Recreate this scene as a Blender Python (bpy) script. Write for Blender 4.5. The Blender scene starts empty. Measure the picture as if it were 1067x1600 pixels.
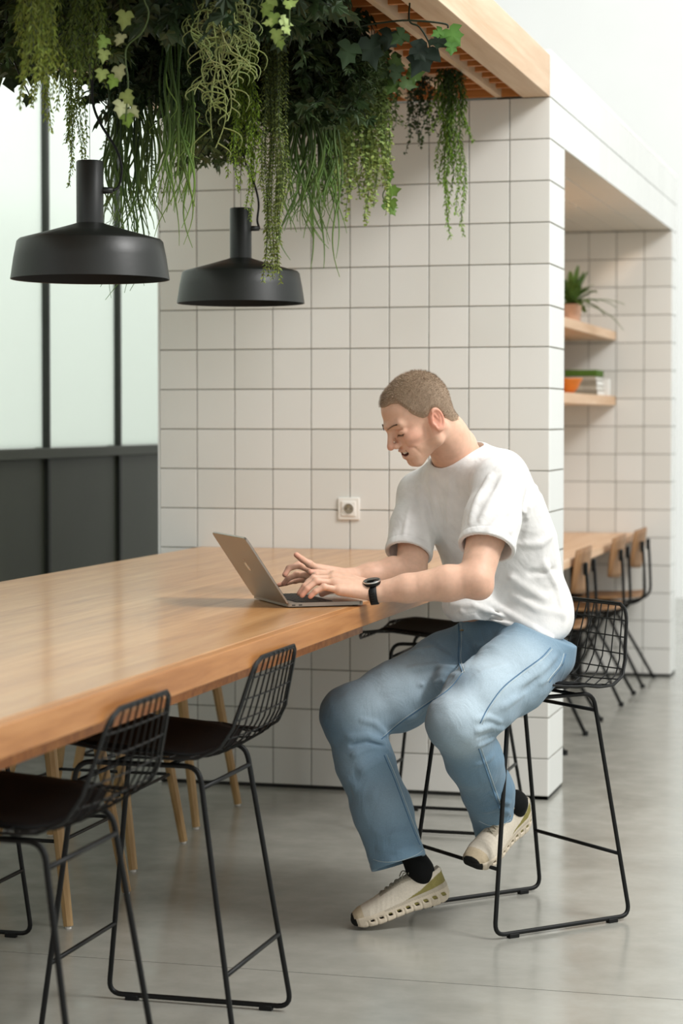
import bpy, math, random
import numpy as np
from math import sin, cos, pi, radians, sqrt, atan2

# ------------------------------------------------------------------ camera
SC = bpy.context.scene
COL = SC.collection
FOC, PIT, YAW, CYP = 3326.2, .032, -.2671, 762.3
CAM = np.array([1.3096, -7.643, 1.386])
cd = bpy.data.cameras.new('camera'); cam = bpy.data.objects.new('camera', cd); COL.objects.link(cam)
cam.location = CAM
cam.rotation_euler = (pi/2 - PIT, 0, -YAW)
cd.sensor_fit = 'VERTICAL'; cd.sensor_height = 36; cd.lens = FOC/1600*36
cd.shift_x = 0; cd.shift_y = (CYP-800)/1600
cd.clip_start = .1; cd.clip_end = 100
cd.dof.use_dof = True; cd.dof.focus_distance = 5.62; cd.dof.aperture_fstop = 3.6
SC.camera = cam

# ------------------------------------------------------------------ world + light
w = bpy.data.worlds.new('world'); SC.world = w; w.use_nodes = True
bg = w.node_tree.nodes['Background']; bg.inputs[0].default_value = (.97, 1.0, .985, 1); bg.inputs[1].default_value = .70
def area(name, loc, target, sx, sy, power, col=(1, 1, 1)):
    l = bpy.data.lights.new(name, 'AREA'); l.shape = 'RECTANGLE'; l.size = sx; l.size_y = sy; l.energy = power; l.color = col
    o = bpy.data.objects.new(name, l); COL.objects.link(o); o.location = loc
    from mathutils import Vector
    d = Vector(target)-Vector(loc); o.rotation_euler = d.to_track_quat('-Z', 'Y').to_euler()
    return o
area('window_light', (4.7, -3.3, 5.7), (-.2, -.6, 1.2), 1.7, 1.5, 265, (1, .99, .975))
area('skylight', (1.6, -1.5, 5.4), (.3, -.9, 0), 4.0, 7.0, 150, (1, 1, .98))
area('backroom_light', (-5.2, 1.0, 2.4), (-2.4, 1.0, 1.9), 7.0, 3.6, 85, (.97, 1, .96))
area('hall_fill', (3.0, 5.2, 5.4), (.6, 9.0, 2.4), 5.0, 2.0, 95)  # added fill, no known source, brightens the hall wall
area('alcove_light', (-.52, 2.0, 2.36), (-.45, 2.2, 0), .12, 2.4, 7, (1, .72, .5))
SC.view_settings.view_transform = 'Standard'; SC.view_settings.look = 'None'
SC.view_settings.gamma = 1; SC.view_settings.use_curve_mapping = False
SC.view_settings.exposure = 0.32

# ------------------------------------------------------------------ helpers
RD = np.array([cos(YAW), -sin(YAW), 0.]); FD = np.array([sin(YAW), cos(YAW), 0.])   # camera right / forward on the ground
def ray(x, y):
    X = (x-533.5)/FOC; Z = -(y-CYP)/FOC; Y = 1.
    c, s = cos(PIT), sin(PIT); Y, Z = c*Y+s*Z, -s*Y+c*Z
    return RD*X+FD*Y+np.array([0, 0, Z])
def at(x, y, D): return CAM+D*ray(x, y)
def onplane(x, y, ax, v):
    d = ray(x, y); return CAM+(v-CAM[ax])/d[ax]*d
def nrm(v): v = np.asarray(v, float); return v/(np.linalg.norm(v)+1e-12)

def lin(c):
    if isinstance(c, str):
        c = [int(c[i:i+2], 16)/255 for i in (0, 2, 4)]
    return tuple(((v/12.92) if v <= .04045 else ((v+.055)/1.055)**2.4) for v in c)

class N:
    def __init__(s, name):
        s.m = bpy.data.materials.new(name); s.m.use_nodes = True; s.t = s.m.node_tree
        s.p = s.t.nodes['Principled BSDF']; s.out = s.t.nodes['Material Output']
    def n(s, ty, **kw):
        o = s.t.nodes.new(ty)
        for k, v in kw.items():
            if k.startswith('i_'):
                o.inputs[int(k[2:])].default_value = v
            else: setattr(o, k, v)
        return o
    def l(s, a, b): s.t.links.new(a, b)
    def ramp(s, fac, stops):
        r = s.n('ShaderNodeValToRGB'); e = r.color_ramp.elements
        e[0].position, e[0].color = stops[0][0], (*stops[0][1], 1); e[1].position, e[1].color = stops[-1][0], (*stops[-1][1], 1)
        for p, c in stops[1:-1]:
            x = e.new(p); x.color = (*c, 1)
        s.l(fac, r.inputs[0]); return r.outputs[0]
    def noise(s, scale, detail=4, rough=.5, vec=None, dist=0):
        n = s.n('ShaderNodeTexNoise'); n.inputs['Scale'].default_value = scale; n.inputs['Detail'].default_value = detail
        n.inputs['Roughness'].default_value = rough; n.inputs['Distortion'].default_value = dist
        if vec is None:
            tc = s.n('ShaderNodeTexCoord'); vec = tc.outputs['Object']
        s.l(vec, n.inputs['Vector']); return n.outputs[0]
    def obj(s, scale=(1, 1, 1), rot=(0, 0, 0)):
        tc = s.n('ShaderNodeTexCoord'); mp = s.n('ShaderNodeMapping'); mp.inputs['Scale'].default_value = scale
        mp.inputs['Rotation'].default_value = rot
        s.l(tc.outputs['Object'], mp.inputs[0]); return mp.outputs[0]
    def bump(s, h, strength=.3, dist=.01):
        b = s.n('ShaderNodeBump'); b.inputs['Strength'].default_value = strength; b.inputs['Distance'].default_value = dist
        s.l(h, b.inputs['Height']); s.l(b.outputs[0], s.p.inputs['Normal']); return b
    def set(s, base=None, rough=None, metal=None, spec=None, sub=None, coat=None, sheen=None, trans=None):
        P = s.p.inputs
        if base is not None: P['Base Color'].default_value = (*base, 1)
        if rough is not None: P['Roughness'].default_value = rough
        if metal is not None: P['Metallic'].default_value = metal
        if spec is not None: P['Specular IOR Level'].default_value = spec
        if coat is not None: P['Coat Weight'].default_value = coat; P['Coat Roughness'].default_value = .15
        if sheen is not None: P['Sheen Weight'].default_value = sheen
        return s

M = {}
def flat(name, col, rough=.5, metal=0, spec=.5, var=.06, scale=20, bump=0):
    m = N(name); c = lin(col)
    f = m.noise(scale, 3)
    a = tuple(max(0, v*(1-var)) for v in c); b = tuple(min(1, v*(1+var)) for v in c)
    m.l(m.ramp(f, [(.3, a), (.7, b)]), m.p.inputs['Base Color']); m.set(rough=rough, metal=metal, spec=spec)
    if bump: m.bump(m.noise(scale*6, 4), bump, .003)
    M[name] = m.m; return m
def wood(name, c0, c1, c2, axis='y', rough=.45, scale=1., coat=0, plank=None):
    m = N(name); s = [14*scale]*3; s['xyz'.index(axis)] = .9*scale
    v = m.obj(tuple(s))
    n1 = m.noise(1.6, 6, .62, v, .6); n2 = m.noise(9, 3, .5, v)
    mx = m.n('ShaderNodeMath', operation='MULTIPLY_ADD'); m.l(n2, mx.inputs[0]); mx.inputs[1].default_value = .25; m.l(n1, mx.inputs[2])
    col = m.ramp(mx.outputs[0], [(.42, lin(c0)), (.6, lin(c1)), (.82, lin(c2))])
    if plank:
        tc = m.n('ShaderNodeTexCoord'); sp = m.n('ShaderNodeSeparateXYZ'); m.l(tc.outputs['Object'], sp.inputs[0])
        q = m.n('ShaderNodeMath', operation='MULTIPLY'); m.l(sp.outputs[0], q.inputs[0]); q.inputs[1].default_value = 1/plank
        fl = m.n('ShaderNodeMath', operation='FLOOR'); m.l(q.outputs[0], fl.inputs[0])
        wn = m.n('ShaderNodeTexWhiteNoise', noise_dimensions='1D'); m.l(fl.outputs[0], wn.inputs['W'])
        hs = m.n('ShaderNodeHueSaturation'); mr = m.n('ShaderNodeMapRange'); m.l(wn.outputs[0], mr.inputs[0]); mr.inputs[3].default_value = .93; mr.inputs[4].default_value = 1.05
        m.l(mr.outputs[0], hs.inputs['Value']); m.l(col, hs.inputs['Color']); col = hs.outputs[0]
    m.l(col, m.p.inputs['Base Color']); m.set(rough=rough, coat=coat)
    m.bump(n1, .02, .0004); M[name] = m.m; return m

# ---- materials
wood('table_wood', 'AC7744', 'C28B55', 'D4A16C', 'y', .33, 1., .4, .12)
wood('shaded_edge_wood', '98602F', 'AC7440', 'BD8652', 'y', .42, 1.)  # tabletop wood again, darkened for the less lit front edge
wood('pale_wood', 'BF9E7C', 'CDB092', 'D9C2A6', 'y', .55, .6)
wood('orange_wood', '9A5C2A', 'B47036', 'CC8848', 'x', .5, 1)
wood('beech', '9C7A4C', 'B08E5E', 'C0A070', 'z', .5, 1)
wood('plywood', '76512F', '8E6640', 'A57C53', 'z', .5, .8)
wood('shelf_wood', 'CFA57D', 'DCB692', 'E8C8A8', 'y', .5, .6)
flat('steel', '0C0D0C', .48, .0, .3, .1, 30)
flat('black_pad', '060606', .7, 0, .15, .1, 30, .1)
flat('lamp_black', '1D1F1C', .42, 0, .5, .1, 12, .05)
flat('lamp_inside', '121210', .6, 0, .4)
flat('rubber', '0E0F0E', .6, 0, .3)
flat('grout', '6E6A5E', .9, 0, .1, .1, 60)
flat('tile_core', 'B8B2A6', .9)
flat('plinth', '12130F', .6)
flat('white_wall', 'F0F1EE', .8, 0, .2, .015, 2)
flat('partition', '575B50', .5, 0, .4, .06, 3)
flat('partition_dark', '2B2F29', .5, 0, .4, .06, 8)
flat('socket_white', 'ECE9E2', .35, 0, .5, .02)
flat('socket_dark', '4A463E', .5)
flat('brass', 'A58F62', .3, 1)
flat('pot', 'C9A48C', .7, 0, .3, .08, 30, .2)
flat('orange_bowl', 'D4782A', .35, 0, .5, .12, 14)
flat('paper_grey', '8E8676', .8, 0, .2, .1, 30)
flat('paper_light', 'B0A898', .8, 0, .2, .1, 30)
flat('paper_white', 'F2F0EA', .8, 0, .2, .02)
flat('green_felt', '4E6A28', .8, 0, .2, .1, 30)
flat('aluminium', '9A9186', .34, .75, .5, .03, 6)
flat('alu_edge', 'CFCBC4', .25, .9, .5, .03)
flat('key_black', '22211F', .5)
flat('screen', '0C0D0E', .15)
flat('sock', '0B0C0C', .85, 0, .2, .15, 90, .4)
flat('shoe_upper', 'BDB2A0', .8, 0, .2, .1, 60, .5)
flat('shoe_sole', 'C8BBA6', .65, 0, .3, .06, 30)
flat('shoe_lace', '8A8474', .8, 0, .2)
flat('teeth', 'E9E2D4', .25, 0, .5, .02)
flat('mouth_dark', '5A211C', .5)
flat('eye_white', 'D9D0C8', .2, 0, .5, .02)
flat('iris', '33403F', .15)
flat('lash', '4A3322', .7)
flat('stitch', 'B9C3C4', .8, 0, .2, .1, 60)
flat('seam_dark', '567590', .8, 0, .2, .1, 60)

m = N('tile'); tc = m.n('ShaderNodeObjectInfo')
m.l(m.ramp(tc.outputs['Random'], [(0, lin('D9D7D0')), (1, lin('E1DFD9'))]), m.p.inputs['Base Color']); m.set(rough=.13, spec=.5)
m.bump(m.noise(5, 2), .10, .01); M['tile'] = m.m
m = N('tile_white'); tc = m.n('ShaderNodeObjectInfo')
m.l(m.ramp(tc.outputs['Random'], [(0, lin('DDDEDA')), (1, lin('E4E5E1'))]), m.p.inputs['Base Color']); m.set(rough=.2, spec=.5)
M['tile_white'] = m.m
m = N('tile_ceiling'); m.set(base=lin('D0CBC0'), rough=.38); M['tile_ceiling'] = m.m
m = N('concrete'); n1 = m.noise(.9, 8, .62, m.obj((1, 1.6, 1)), .4); n2 = m.noise(7, 6, .6); n3 = m.noise(140, 2)
mx = m.n('ShaderNodeMix', data_type='FLOAT', ); mx.inputs[0].default_value = .35; m.l(n1, mx.inputs[2]); m.l(n2, mx.inputs[3])
m.l(m.ramp(mx.outputs[0], [(.3, lin('8B8A81')), (.5, lin('9E9D94')), (.7, lin('AEADA4'))]), m.p.inputs['Base Color'])
r = m.ramp(n2, [(.3, (.13,)*3), (.7, (.27,)*3)]); m.l(r, m.p.inputs['Roughness']); m.set(spec=.7); m.bump(n3, .03, .001); M['concrete'] = m.m
m = N('frosted'); tr = m.n('ShaderNodeBsdfTranslucent'); tr.inputs[0].default_value = (.93, .97, .93, 1)
gl = m.n('ShaderNodeBsdfDiffuse'); gl.inputs[0].default_value = (.8, .84, .8, 1)
mx = m.n('ShaderNodeMixShader'); mx.inputs[0].default_value = .25; m.l(tr.outputs[0], mx.inputs[1]); m.l(gl.outputs[0], mx.inputs[2]); m.l(mx.outputs[0], m.out.inputs[0]); M['frosted'] = m.m

def vcol(name, rough, spec=.3, sss=0, sheen=0, bumps=(), trans=0):
    m = N(name); a = m.n('ShaderNodeVertexColor', layer_name='Col')
    n = m.noise(bumps[0] if bumps else 50, 3)
    hs = m.n('ShaderNodeHueSaturation'); mr = m.n('ShaderNodeMapRange'); m.l(n, mr.inputs[0]); mr.inputs[1].default_value = .3; mr.inputs[2].default_value = .7
    mr.inputs[3].default_value = .94; mr.inputs[4].default_value = 1.06
    m.l(mr.outputs[0], hs.inputs['Value']); m.l(a.outputs[0], hs.inputs['Color']); m.l(hs.outputs[0], m.p.inputs['Base Color'])
    m.set(rough=rough, spec=spec, sheen=sheen)
    if sss:
        m.p.inputs['Subsurface Weight'].default_value = sss; m.p.inputs['Subsurface Radius'].default_value = (1, .35, .2)
        m.p.inputs['Subsurface Scale'].default_value = .003
    if len(bumps) > 1: m.bump(m.noise(bumps[0]*1.0, 6, .65), bumps[1], bumps[2])
    if trans:
        tl = m.n('ShaderNodeBsdfTranslucent'); m.l(hs.outputs[0], tl.inputs[0]); mx = m.n('ShaderNodeMixShader'); mx.inputs[0].default_value = trans
        m.l(m.p.outputs[0], mx.inputs[1]); m.l(tl.outputs[0], mx.inputs[2]); m.l(mx.outputs[0], m.out.inputs[0])
    if name in ('denim', 'cotton'):
        b1 = m.t.nodes['Bump']; b2 = m.n('ShaderNodeBump'); big = m.noise(7 if name == 'cotton' else 13, 3, .55, m.obj((1, 1, .55)), 1.2)
        b2.inputs['Strength'].default_value = .45 if name == 'cotton' else .5; b2.inputs['Distance'].default_value = .022 if name == 'cotton' else .012
        m.l(big, b2.inputs['Height']); m.l(b2.outputs[0], b1.inputs['Normal'])
    M[name] = m.m; return m
vcol('skin', .48, .3, .15, 0, (60, .12, .001))
vcol('hair', .7, .2, 0, 0, (160, .6, .002))
vcol('denim', .85, .15, 0, .15, (330, .55, .0012))
vcol('cotton', .85, .1, 0, .1, (26, .30, .006))
vcol('leaf', .5, .3, 0, 0, (30,), .22)
vcol('shoe_cloth', .75, .2, 0, 0, (240, .5, .001))

class MB:
    def __init__(s): s.v = []; s.f = []; s.c = []; s.n = 0
    def add(s, v, f, col=None):
        v = np.asarray(v, float).reshape(-1, 3); s.v.append(v)
        s.f += [tuple(i+s.n for i in q) for q in f]; s.n += len(v)
        if col is not None: s.c.append(np.tile(np.asarray(col, float), (len(v), 1)))
        return s
    def box(s, c, d, rot=None, col=None):
        c = np.asarray(c, float); h = np.asarray(d, float)/2
        p = np.array([[x, y, z] for x in (-1, 1) for y in (-1, 1) for z in (-1, 1)])*h
        if rot is not None: p = p@np.asarray(rot).T
        return s.add(p+c, [(0, 1, 3, 2), (4, 6, 7, 5), (0, 4, 5, 1), (2, 3, 7, 6), (0, 2, 6, 4), (1, 5, 7, 3)], col)
    def span(s, a, b): a = np.asarray(a, float); b = np.asarray(b, float); return s.box((a+b)/2, np.abs(b-a))
    def tube(s, pts, r, n=8, closed=False, caps=True, col=None, flat=1.):
        P = np.asarray(pts, float); k = len(P)
        R = np.full(k, r) if np.isscalar(r) else np.asarray(r, float)
        if closed: T = np.roll(P, -1, 0)-np.roll(P, 1, 0)
        else: T = np.gradient(P, axis=0)
        T /= np.linalg.norm(T, axis=1)[:, None]+1e-12
        u = np.cross(T[0], [0, 0, 1.]);
        if np.linalg.norm(u) < .05: u = np.cross(T[0], [0, 1., 0])
        u = nrm(u); vs = []
        for i in range(k):
            u = nrm(u-T[i]*np.dot(u, T[i])); v = np.cross(T[i], u)
            a = np.arange(n)*2*pi/n
            vs.append(P[i]+R[i]*(np.outer(np.cos(a), u)+flat*np.outer(np.sin(a), v)))
        f = []
        for i in range(k if closed else k-1):
            j = (i+1) % k
            for q in range(n): f.append((i*n+q, i*n+(q+1) % n, j*n+(q+1) % n, j*n+q))
        if caps and not closed: f.append(tuple(range(n))[::-1]); f.append(tuple((k-1)*n+q for q in range(n)))
        return s.add(np.vstack(vs), f, col)
    def lathe(s, prof, c=(0, 0, 0), n=40, cap=False):
        pr = np.asarray(prof, float); k = len(pr); a = np.arange(n)*2*pi/n; v = []
        for r, z in pr: v.append(np.stack([r*np.cos(a), r*np.sin(a), np.full(n, z)], 1))
        f = [(i*n+q, i*n+(q+1) % n, (i+1)*n+(q+1) % n, (i+1)*n+q) for i in range(k-1) for q in range(n)]
        if cap: f.append(tuple(range(n))[::-1]); f.append(tuple((k-1)*n+q for q in range(n)))
        return s.add(np.vstack(v)+np.asarray(c), f)
    def prism(s, poly, z0, z1, T=None):
        n = len(poly); v = [(x, y, z0) for x, y in poly]+[(x, y, z1) for x, y in poly]
        v = np.array(v)
        if T: v = T(v)
        return s.add(v, [tuple(range(n))[::-1], tuple(range(n, 2*n))]+[(i, (i+1) % n, n+(i+1) % n, n+i) for i in range(n)])
    def mesh(s, name, mat, smooth=False):
        me = bpy.data.meshes.new(name); V = np.vstack(s.v)
        me.from_pydata(V.tolist(), [], s.f)
        if s.c: setcol(me, np.vstack(s.c))
        me.materials.append(M[mat]); finish(me, smooth); return me
    def build(s, name, mat, parent=None, smooth=False, bevel=0, loc=None):
        me = s.mesh(name, mat, smooth); return link(name, me, parent, bevel, loc)
def setcol(me, c):
    a = me.color_attributes.new('Col', 'FLOAT_COLOR', 'POINT'); c = np.hstack([c, np.ones((len(c), 1))]).astype(np.float32)
    a.data.foreach_set('color', c.ravel())
def finish(me, smooth):
    me.validate(); me.update()
    if smooth:
        me.polygons.foreach_set('use_smooth', [True]*len(me.polygons))
        if smooth != 'all': me.set_sharp_from_angle(angle=radians(40))
def link(name, me, parent=None, bevel=0, loc=None):
    o = bpy.data.objects.new(name, me); COL.objects.link(o)
    if parent is not None: o.parent = parent
    if loc is not None: o.location = loc
    if bevel:
        b = o.modifiers.new('bevel', 'BEVEL'); b.width = bevel; b.segments = 2; b.limit_method = 'ANGLE'
        me.polygons.foreach_set('use_smooth', [True]*len(me.polygons)); me.set_sharp_from_angle(angle=radians(50))
        b.harden_normals = False
    return o
def tag(o, label=None, cat=None, group=None, kind=None):
    for k, v in (('label', label), ('category', cat), ('group', group), ('kind', kind)):
        if v: o[k] = v
    return o
def empty(name, loc, label=None, cat=None, rz=0, group=None, kind=None):
    o = bpy.data.objects.new(name, None); COL.objects.link(o); o.location = loc; o.rotation_euler = (0, 0, rz); o.empty_display_size = .1
    return tag(o, label, cat, group, kind)
def dup(root, loc, rz, label):
    def cp(o, par):
        c = o.copy(); COL.objects.link(c); c.parent = par
        for ch in KIDS.get(o.name, []): cp(ch, c)
        return c
    KIDS.clear()
    for o in bpy.data.objects:
        if o.parent: KIDS.setdefault(o.parent.name, []).append(o)
    r = cp(root, None); r.location = loc; r.rotation_euler = (0, 0, rz); r['label'] = label; return r
KIDS = {}
def fillet(P, r, closed=False, n=6):
    P = [np.asarray(p, float) for p in P]; k = len(P); out = []
    for i in range(k):
        if not closed and i in (0, k-1): out.append(P[i]); continue
        a, b, c = P[i-1], P[i], P[(i+1) % k]; u = nrm(a-b); v = nrm(c-b)
        q = min(r, .48*np.linalg.norm(a-b), .48*np.linalg.norm(c-b))
        for t in np.linspace(0, 1, n):
            out.append((1-t)**2*(b+u*q)+2*t*(1-t)*b+t*t*(b+v*q))
    return np.array(out)
def curve(P, n=24):
    """Catmull-Rom through points"""
    P = np.asarray(P, float); Q = np.vstack([2*P[0]-P[1], P, 2*P[-1]-P[-2]]); out = []
    m_ = len(P)-1
    for t in np.linspace(0, m_-1e-9, n):
        i = int(t); u = t-i; a, b, c, d = Q[i:i+4]
        out.append(.5*((2*b)+(-a+c)*u+(2*a-5*b+4*c-d)*u*u+(-a+3*b-3*c+d)*u**3))
    return np.array(out)
rng = np.random.RandomState(7); random.seed(7)

# ------------------------------------------------------------------ setting: floor, walls
T = .15
fl = MB().span((-8, -14, -.05), (9, 12, -.006)).build('floor', 'plinth'); tag(fl, kind='structure')
for y0, y1 in ((-14, -8.2), (-8.2, -2.562), (-2.558, 3.1), (3.103, 12)):
    MB().span((-8, y0, -.006), (9, y1, 0)).build('slab', 'concrete', fl)

def tile_mesh(a, b, mat, d=.006):
    """tile lying in local x,y with face at z=+d, small chamfer"""
    g = .0016; c = .0018; v = []
    x, y = a/2-g, b/2-g
    for (u, w_, z) in ((x, y, 0), (x, y, d-c), (x-c, y-c, d)):
        v += [(-u, -w_, z), (u, -w_, z), (u, w_, z), (-u, w_, z)]
    f = [(8, 9, 10, 11)]+[(i+4*k, (i+1) % 4+4*k, (i+1) % 4+4*k+4, i+4*k+4) for k in (0, 1) for i in range(4)]
    return MB().add(v, f).mesh('tile', mat)
def tiles(parent, O, U, V, cols, rows, mat, wob=.0035):
    """grid of separate tiles; U,V unit axes; cols/rows lists of (start,size)"""
    U = np.array(U, float); V = np.array(V, float); Nn = np.cross(U, V); cache = {}
    from mathutils import Matrix
    for cu, su in cols:
        for rv, sv in rows:
            key = (round(su, 4), round(sv, 4))
            if key not in cache: cache[key] = tile_mesh(su, sv, mat)
            o = bpy.data.objects.new('tile', cache[key]); COL.objects.link(o); o.parent = parent
            e = rng.normal(0, wob, 2); n2 = nrm(Nn+U*e[0]+V*e[1]); u2 = nrm(U-n2*np.dot(U, n2)); v2 = np.cross(n2, u2)
            p = np.array(O, float)+U*(cu+su/2)+V*(rv+sv/2)
            o.matrix_local = Matrix([[u2[0], v2[0], n2[0], p[0]], [u2[1], v2[1], n2[1], p[1]], [u2[2], v2[2], n2[2], p[2]], [0, 0, 0, 1]])
rows17 = [(.012, T-.012)]+[(k*T, T) for k in range(1, 17)]
# tiled block: front face (wall_back) carries tiles toward the camera
wb = MB().span((-1.497, .006, .012), (-.001, .315, 2.55)).build('wall_back', 'grout'); tag(wb, kind='structure')
tiles(wb, (-1.5, .006, 0), (1, 0, 0), (0, 0, 1), [(k*T, T) for k in range(10)], rows17, 'tile')
MB().span((-1.49, .002, 0), (-.004, .3, .012)).build('plinth', 'plinth', wb)
MB().span((-1.507, .0, .0), (-1.4995, .3, 2.55)).build('edge_strip', 'tile_white', wb)
# side face of the block, lintel and far pillar (wall_right)
wr = MB().span((-.2, .02, .012), (-.006, .318, 2.7)).span((-.2, .318, 2.41), (-.006, 4.1, 2.7)).span((-.1, 3.87, .012), (-.006, 4.1, 2.41)).build('wall_right', 'grout'); tag(wr, kind='structure')
tiles(wr, (-.006, 0, 0), (0, 1, 0), (0, 0, 1), [(.001, .317)], rows17+[(2.55, .15)], 'tile_white', .001)
lc = [(.318+k*.29, .29) for k in range(13)]
tiles(wr, (-.006, 0, 0), (0, 1, 0), (0, 0, 1), lc, [(2.4, .15), (2.55, .15)], 'tile_white', .001)
tiles(wr, (-.006, 0, 0), (0, 1, 0), (0, 0, 1), [(3.86, .24)], rows17[:16], 'tile_white', .001)
MB().span((-.15, .3, 0), (-.004, .31, .012)).span((-.1, .002, 0), (-.003, .31, .012)).span((-.1, 3.862, 0), (-.003, 4.1, .012)).build('plinth', 'plinth', wr)
MB().span((-1.5, .006, 2.7), (-.002, 4.1, 2.72)).build('coping', 'white_wall', wr)
# alcove: far wall, inner side wall and ceiling
wf = MB().span((-.85, 3.866, .012), (-.01, 4.0, 2.42)).build('wall_far', 'grout'); tag(wf, kind='structure')
tiles(wf, (0, 3.866, 0), (1, 0, 0), (0, 0, 1), [(-.75+k*T, T) for k in range(5)], rows17[:16], 'tile')
MB().span((-.75, 3.855, 0), (-.004, 3.87, .012)).build('plinth', 'plinth', wf)
wl = MB().span((-.82, .31, 0), (-.756, 3.9, 2.42)).build('wall_left', 'grout'); tag(wl, kind='structure')
tiles(wl, (-.756, 0, 0), (0, 1, 0), (0, 0, 1), [(.32+k*.295, .295) for k in range(12)], rows17[:16], 'tile')
ce = MB().span((-.8, .31, 2.408), (-.02, 3.9, 2.44)).build('ceiling', 'grout'); tag(ce, kind='structure')
tiles(ce, (0, 0, 2.408), (0, 1, 0), (1, 0, 0), [(.32+k*.295, .295) for k in range(12)], [(-.75+k*T, T) for k in range(5)], 'tile_ceiling', .002)
sp_ = empty('ceiling_spotlight', (-.33, 1.32, 2.40), 'tiny black spotlight under the alcove ceiling, at the pillar edge', 'spotlight')
MB().lathe([(.001, 0), (.012, 0), (.012, -.03), (.001, -.03)], n=14).build('base', 'steel', sp_)
MB().tube([(0, 0, -.03), (.0, .0, -.045), (.03, -.0, -.055)], [.006, .01, .014], 12).build('head', 'steel', sp_)
# frosted partition far left
gx = -2.4
pw = MB().span((gx-.05, -4, -.0), (gx-.02, 4.6, .10)).build('wall_partition', 'partition_dark'); tag(pw, kind='structure')
my = [-4.12+.0+k*.86 for k in range(11)]
my = [1.04+.86*k for k in range(-6, 5)]
for k in range(len(my)-1):
    a, b = my[k]+.018, my[k+1]-.018
    MB().span((gx-.035, a, .10), (gx-.012, b, 1.235)).build('panel', 'partition', pw, bevel=.003)
    MB().span((gx-.03, a, 1.265), (gx-.022, b, 3.9)).build('pane', 'frosted', pw)
for y in my: MB().span((gx-.06, y-.015, 0), (gx+.004, y+.015, 3.9)).build('mullion', 'partition_dark', pw, bevel=.003)
MB().span((gx-.05, my[0], 1.215), (gx+.010, my[-1], 1.262)).build('rail', 'partition', pw, bevel=.004)
MB().span((gx-.05, my[0], 3.9), (gx+.012, my[-1], 3.96)).build('rail', 'partition_dark', pw)
# white hall behind
wh = MB().span((-8, 9.0, 0), (9, 9.1, 9)).build('wall_hall', 'white_wall'); tag(wh, kind='structure')

# ------------------------------------------------------------------ canopy
cn = empty('slatted_canopy', (-.75, 0, 2.55), 'pale wooden canopy frame with orange slats fixed above the table', 'canopy')
L = lambda p: tuple(np.array(p)-np.array((-.75, 0, 2.55)))
MB().span(L((-.102, -5.2, 2.55)), L((-.002, -.004, 2.70))).build('fascia_board', 'pale_wood', cn, bevel=.002)
MB().span(L((-1.5, -5.2, 2.55)), L((-1.4, -.004, 2.70))).build('fascia_board', 'pale_wood', cn, bevel=.002)
MB().span(L((-1.4, -.022, 2.555)), L((-.102, -.004, 2.70))).build('end_board', 'orange_wood', cn)
jm = None
for k in range(8):
    x = -.187-.163*k
    MB().span(L((x-.011, -5.2, 2.552)), L((x+.011, -.022, 2.64))).build('joist', 'pale_wood', cn)
sm_ = MB().box((0, 0, 0), (1.298, .018, .06)).mesh('slat', 'orange_wood')
for k in range(41):
    o = link('slat', sm_, cn); o.location = L((-.751, -.12-.122*k, 2.60))
tp = MB().span(L((-1.49, -5.2, 2.69)), L((-.05, -.02, 2.70))).build('top_board', 'orange_wood', cn)

# ------------------------------------------------------------------ long table
tb = empty('counter_table', (-.712, -2.9, 0), 'long warm oak counter table running from the tiled wall', 'table')
L = lambda p: tuple(np.array(p)-np.array((-.712, -2.9, 0)))
MB().span(L((-.116, -6.0, .8502)), L((-.0885, -.0035, .9046))).build('shaded_front_edge', 'shaded_edge_wood', tb, bevel=.002)  # front edge of the top split off; its shade is put into the colour
MB().span(L((-1.335, -6.0, .85)), L((-.1165, -.003, .905))).build('tabletop', 'table_wood', tb, bevel=.0025)
MB().span(L((-1.2, -5.9, .79)), L((-.2, -1.9, .85))).build('apron', 'orange_wood', tb, bevel=.002)
MB().span(L((-1.15, -5.8, 0)), L((-.25, -5.7, .79))).build('leg', 'table_wood', tb)

# second table, shelves in the alcove
t2 = empty('alcove_table', (-.46, 2.2, 0), 'low pale oak table in the tiled alcove behind the man', 'table')
L = lambda p: tuple(np.array(p)-np.array((-.46, 2.2, 0)))
MB().span(L((-.745, .42, .735)), L((-.19, 3.855, .775))).build('tabletop', 'shelf_wood', t2, bevel=.003)
for y in (.7, 3.6): MB().span(L((-.5, y-.03, 0)), L((-.44, y+.03, .735))).build('leg', 'steel', t2)
for z0, z1, lab in ((1.815, 1.862, 'pale wooden alcove shelf carrying the potted fern'), (1.463, 1.513, 'pale wooden alcove shelf carrying bowl and books, the lower of two')):
    tag(MB().span((-.745, 1.2, z0), (-.30, 3.853, z1)).build('wall_shelf', 'shelf_wood', bevel=.003), lab, 'shelf')

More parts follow.
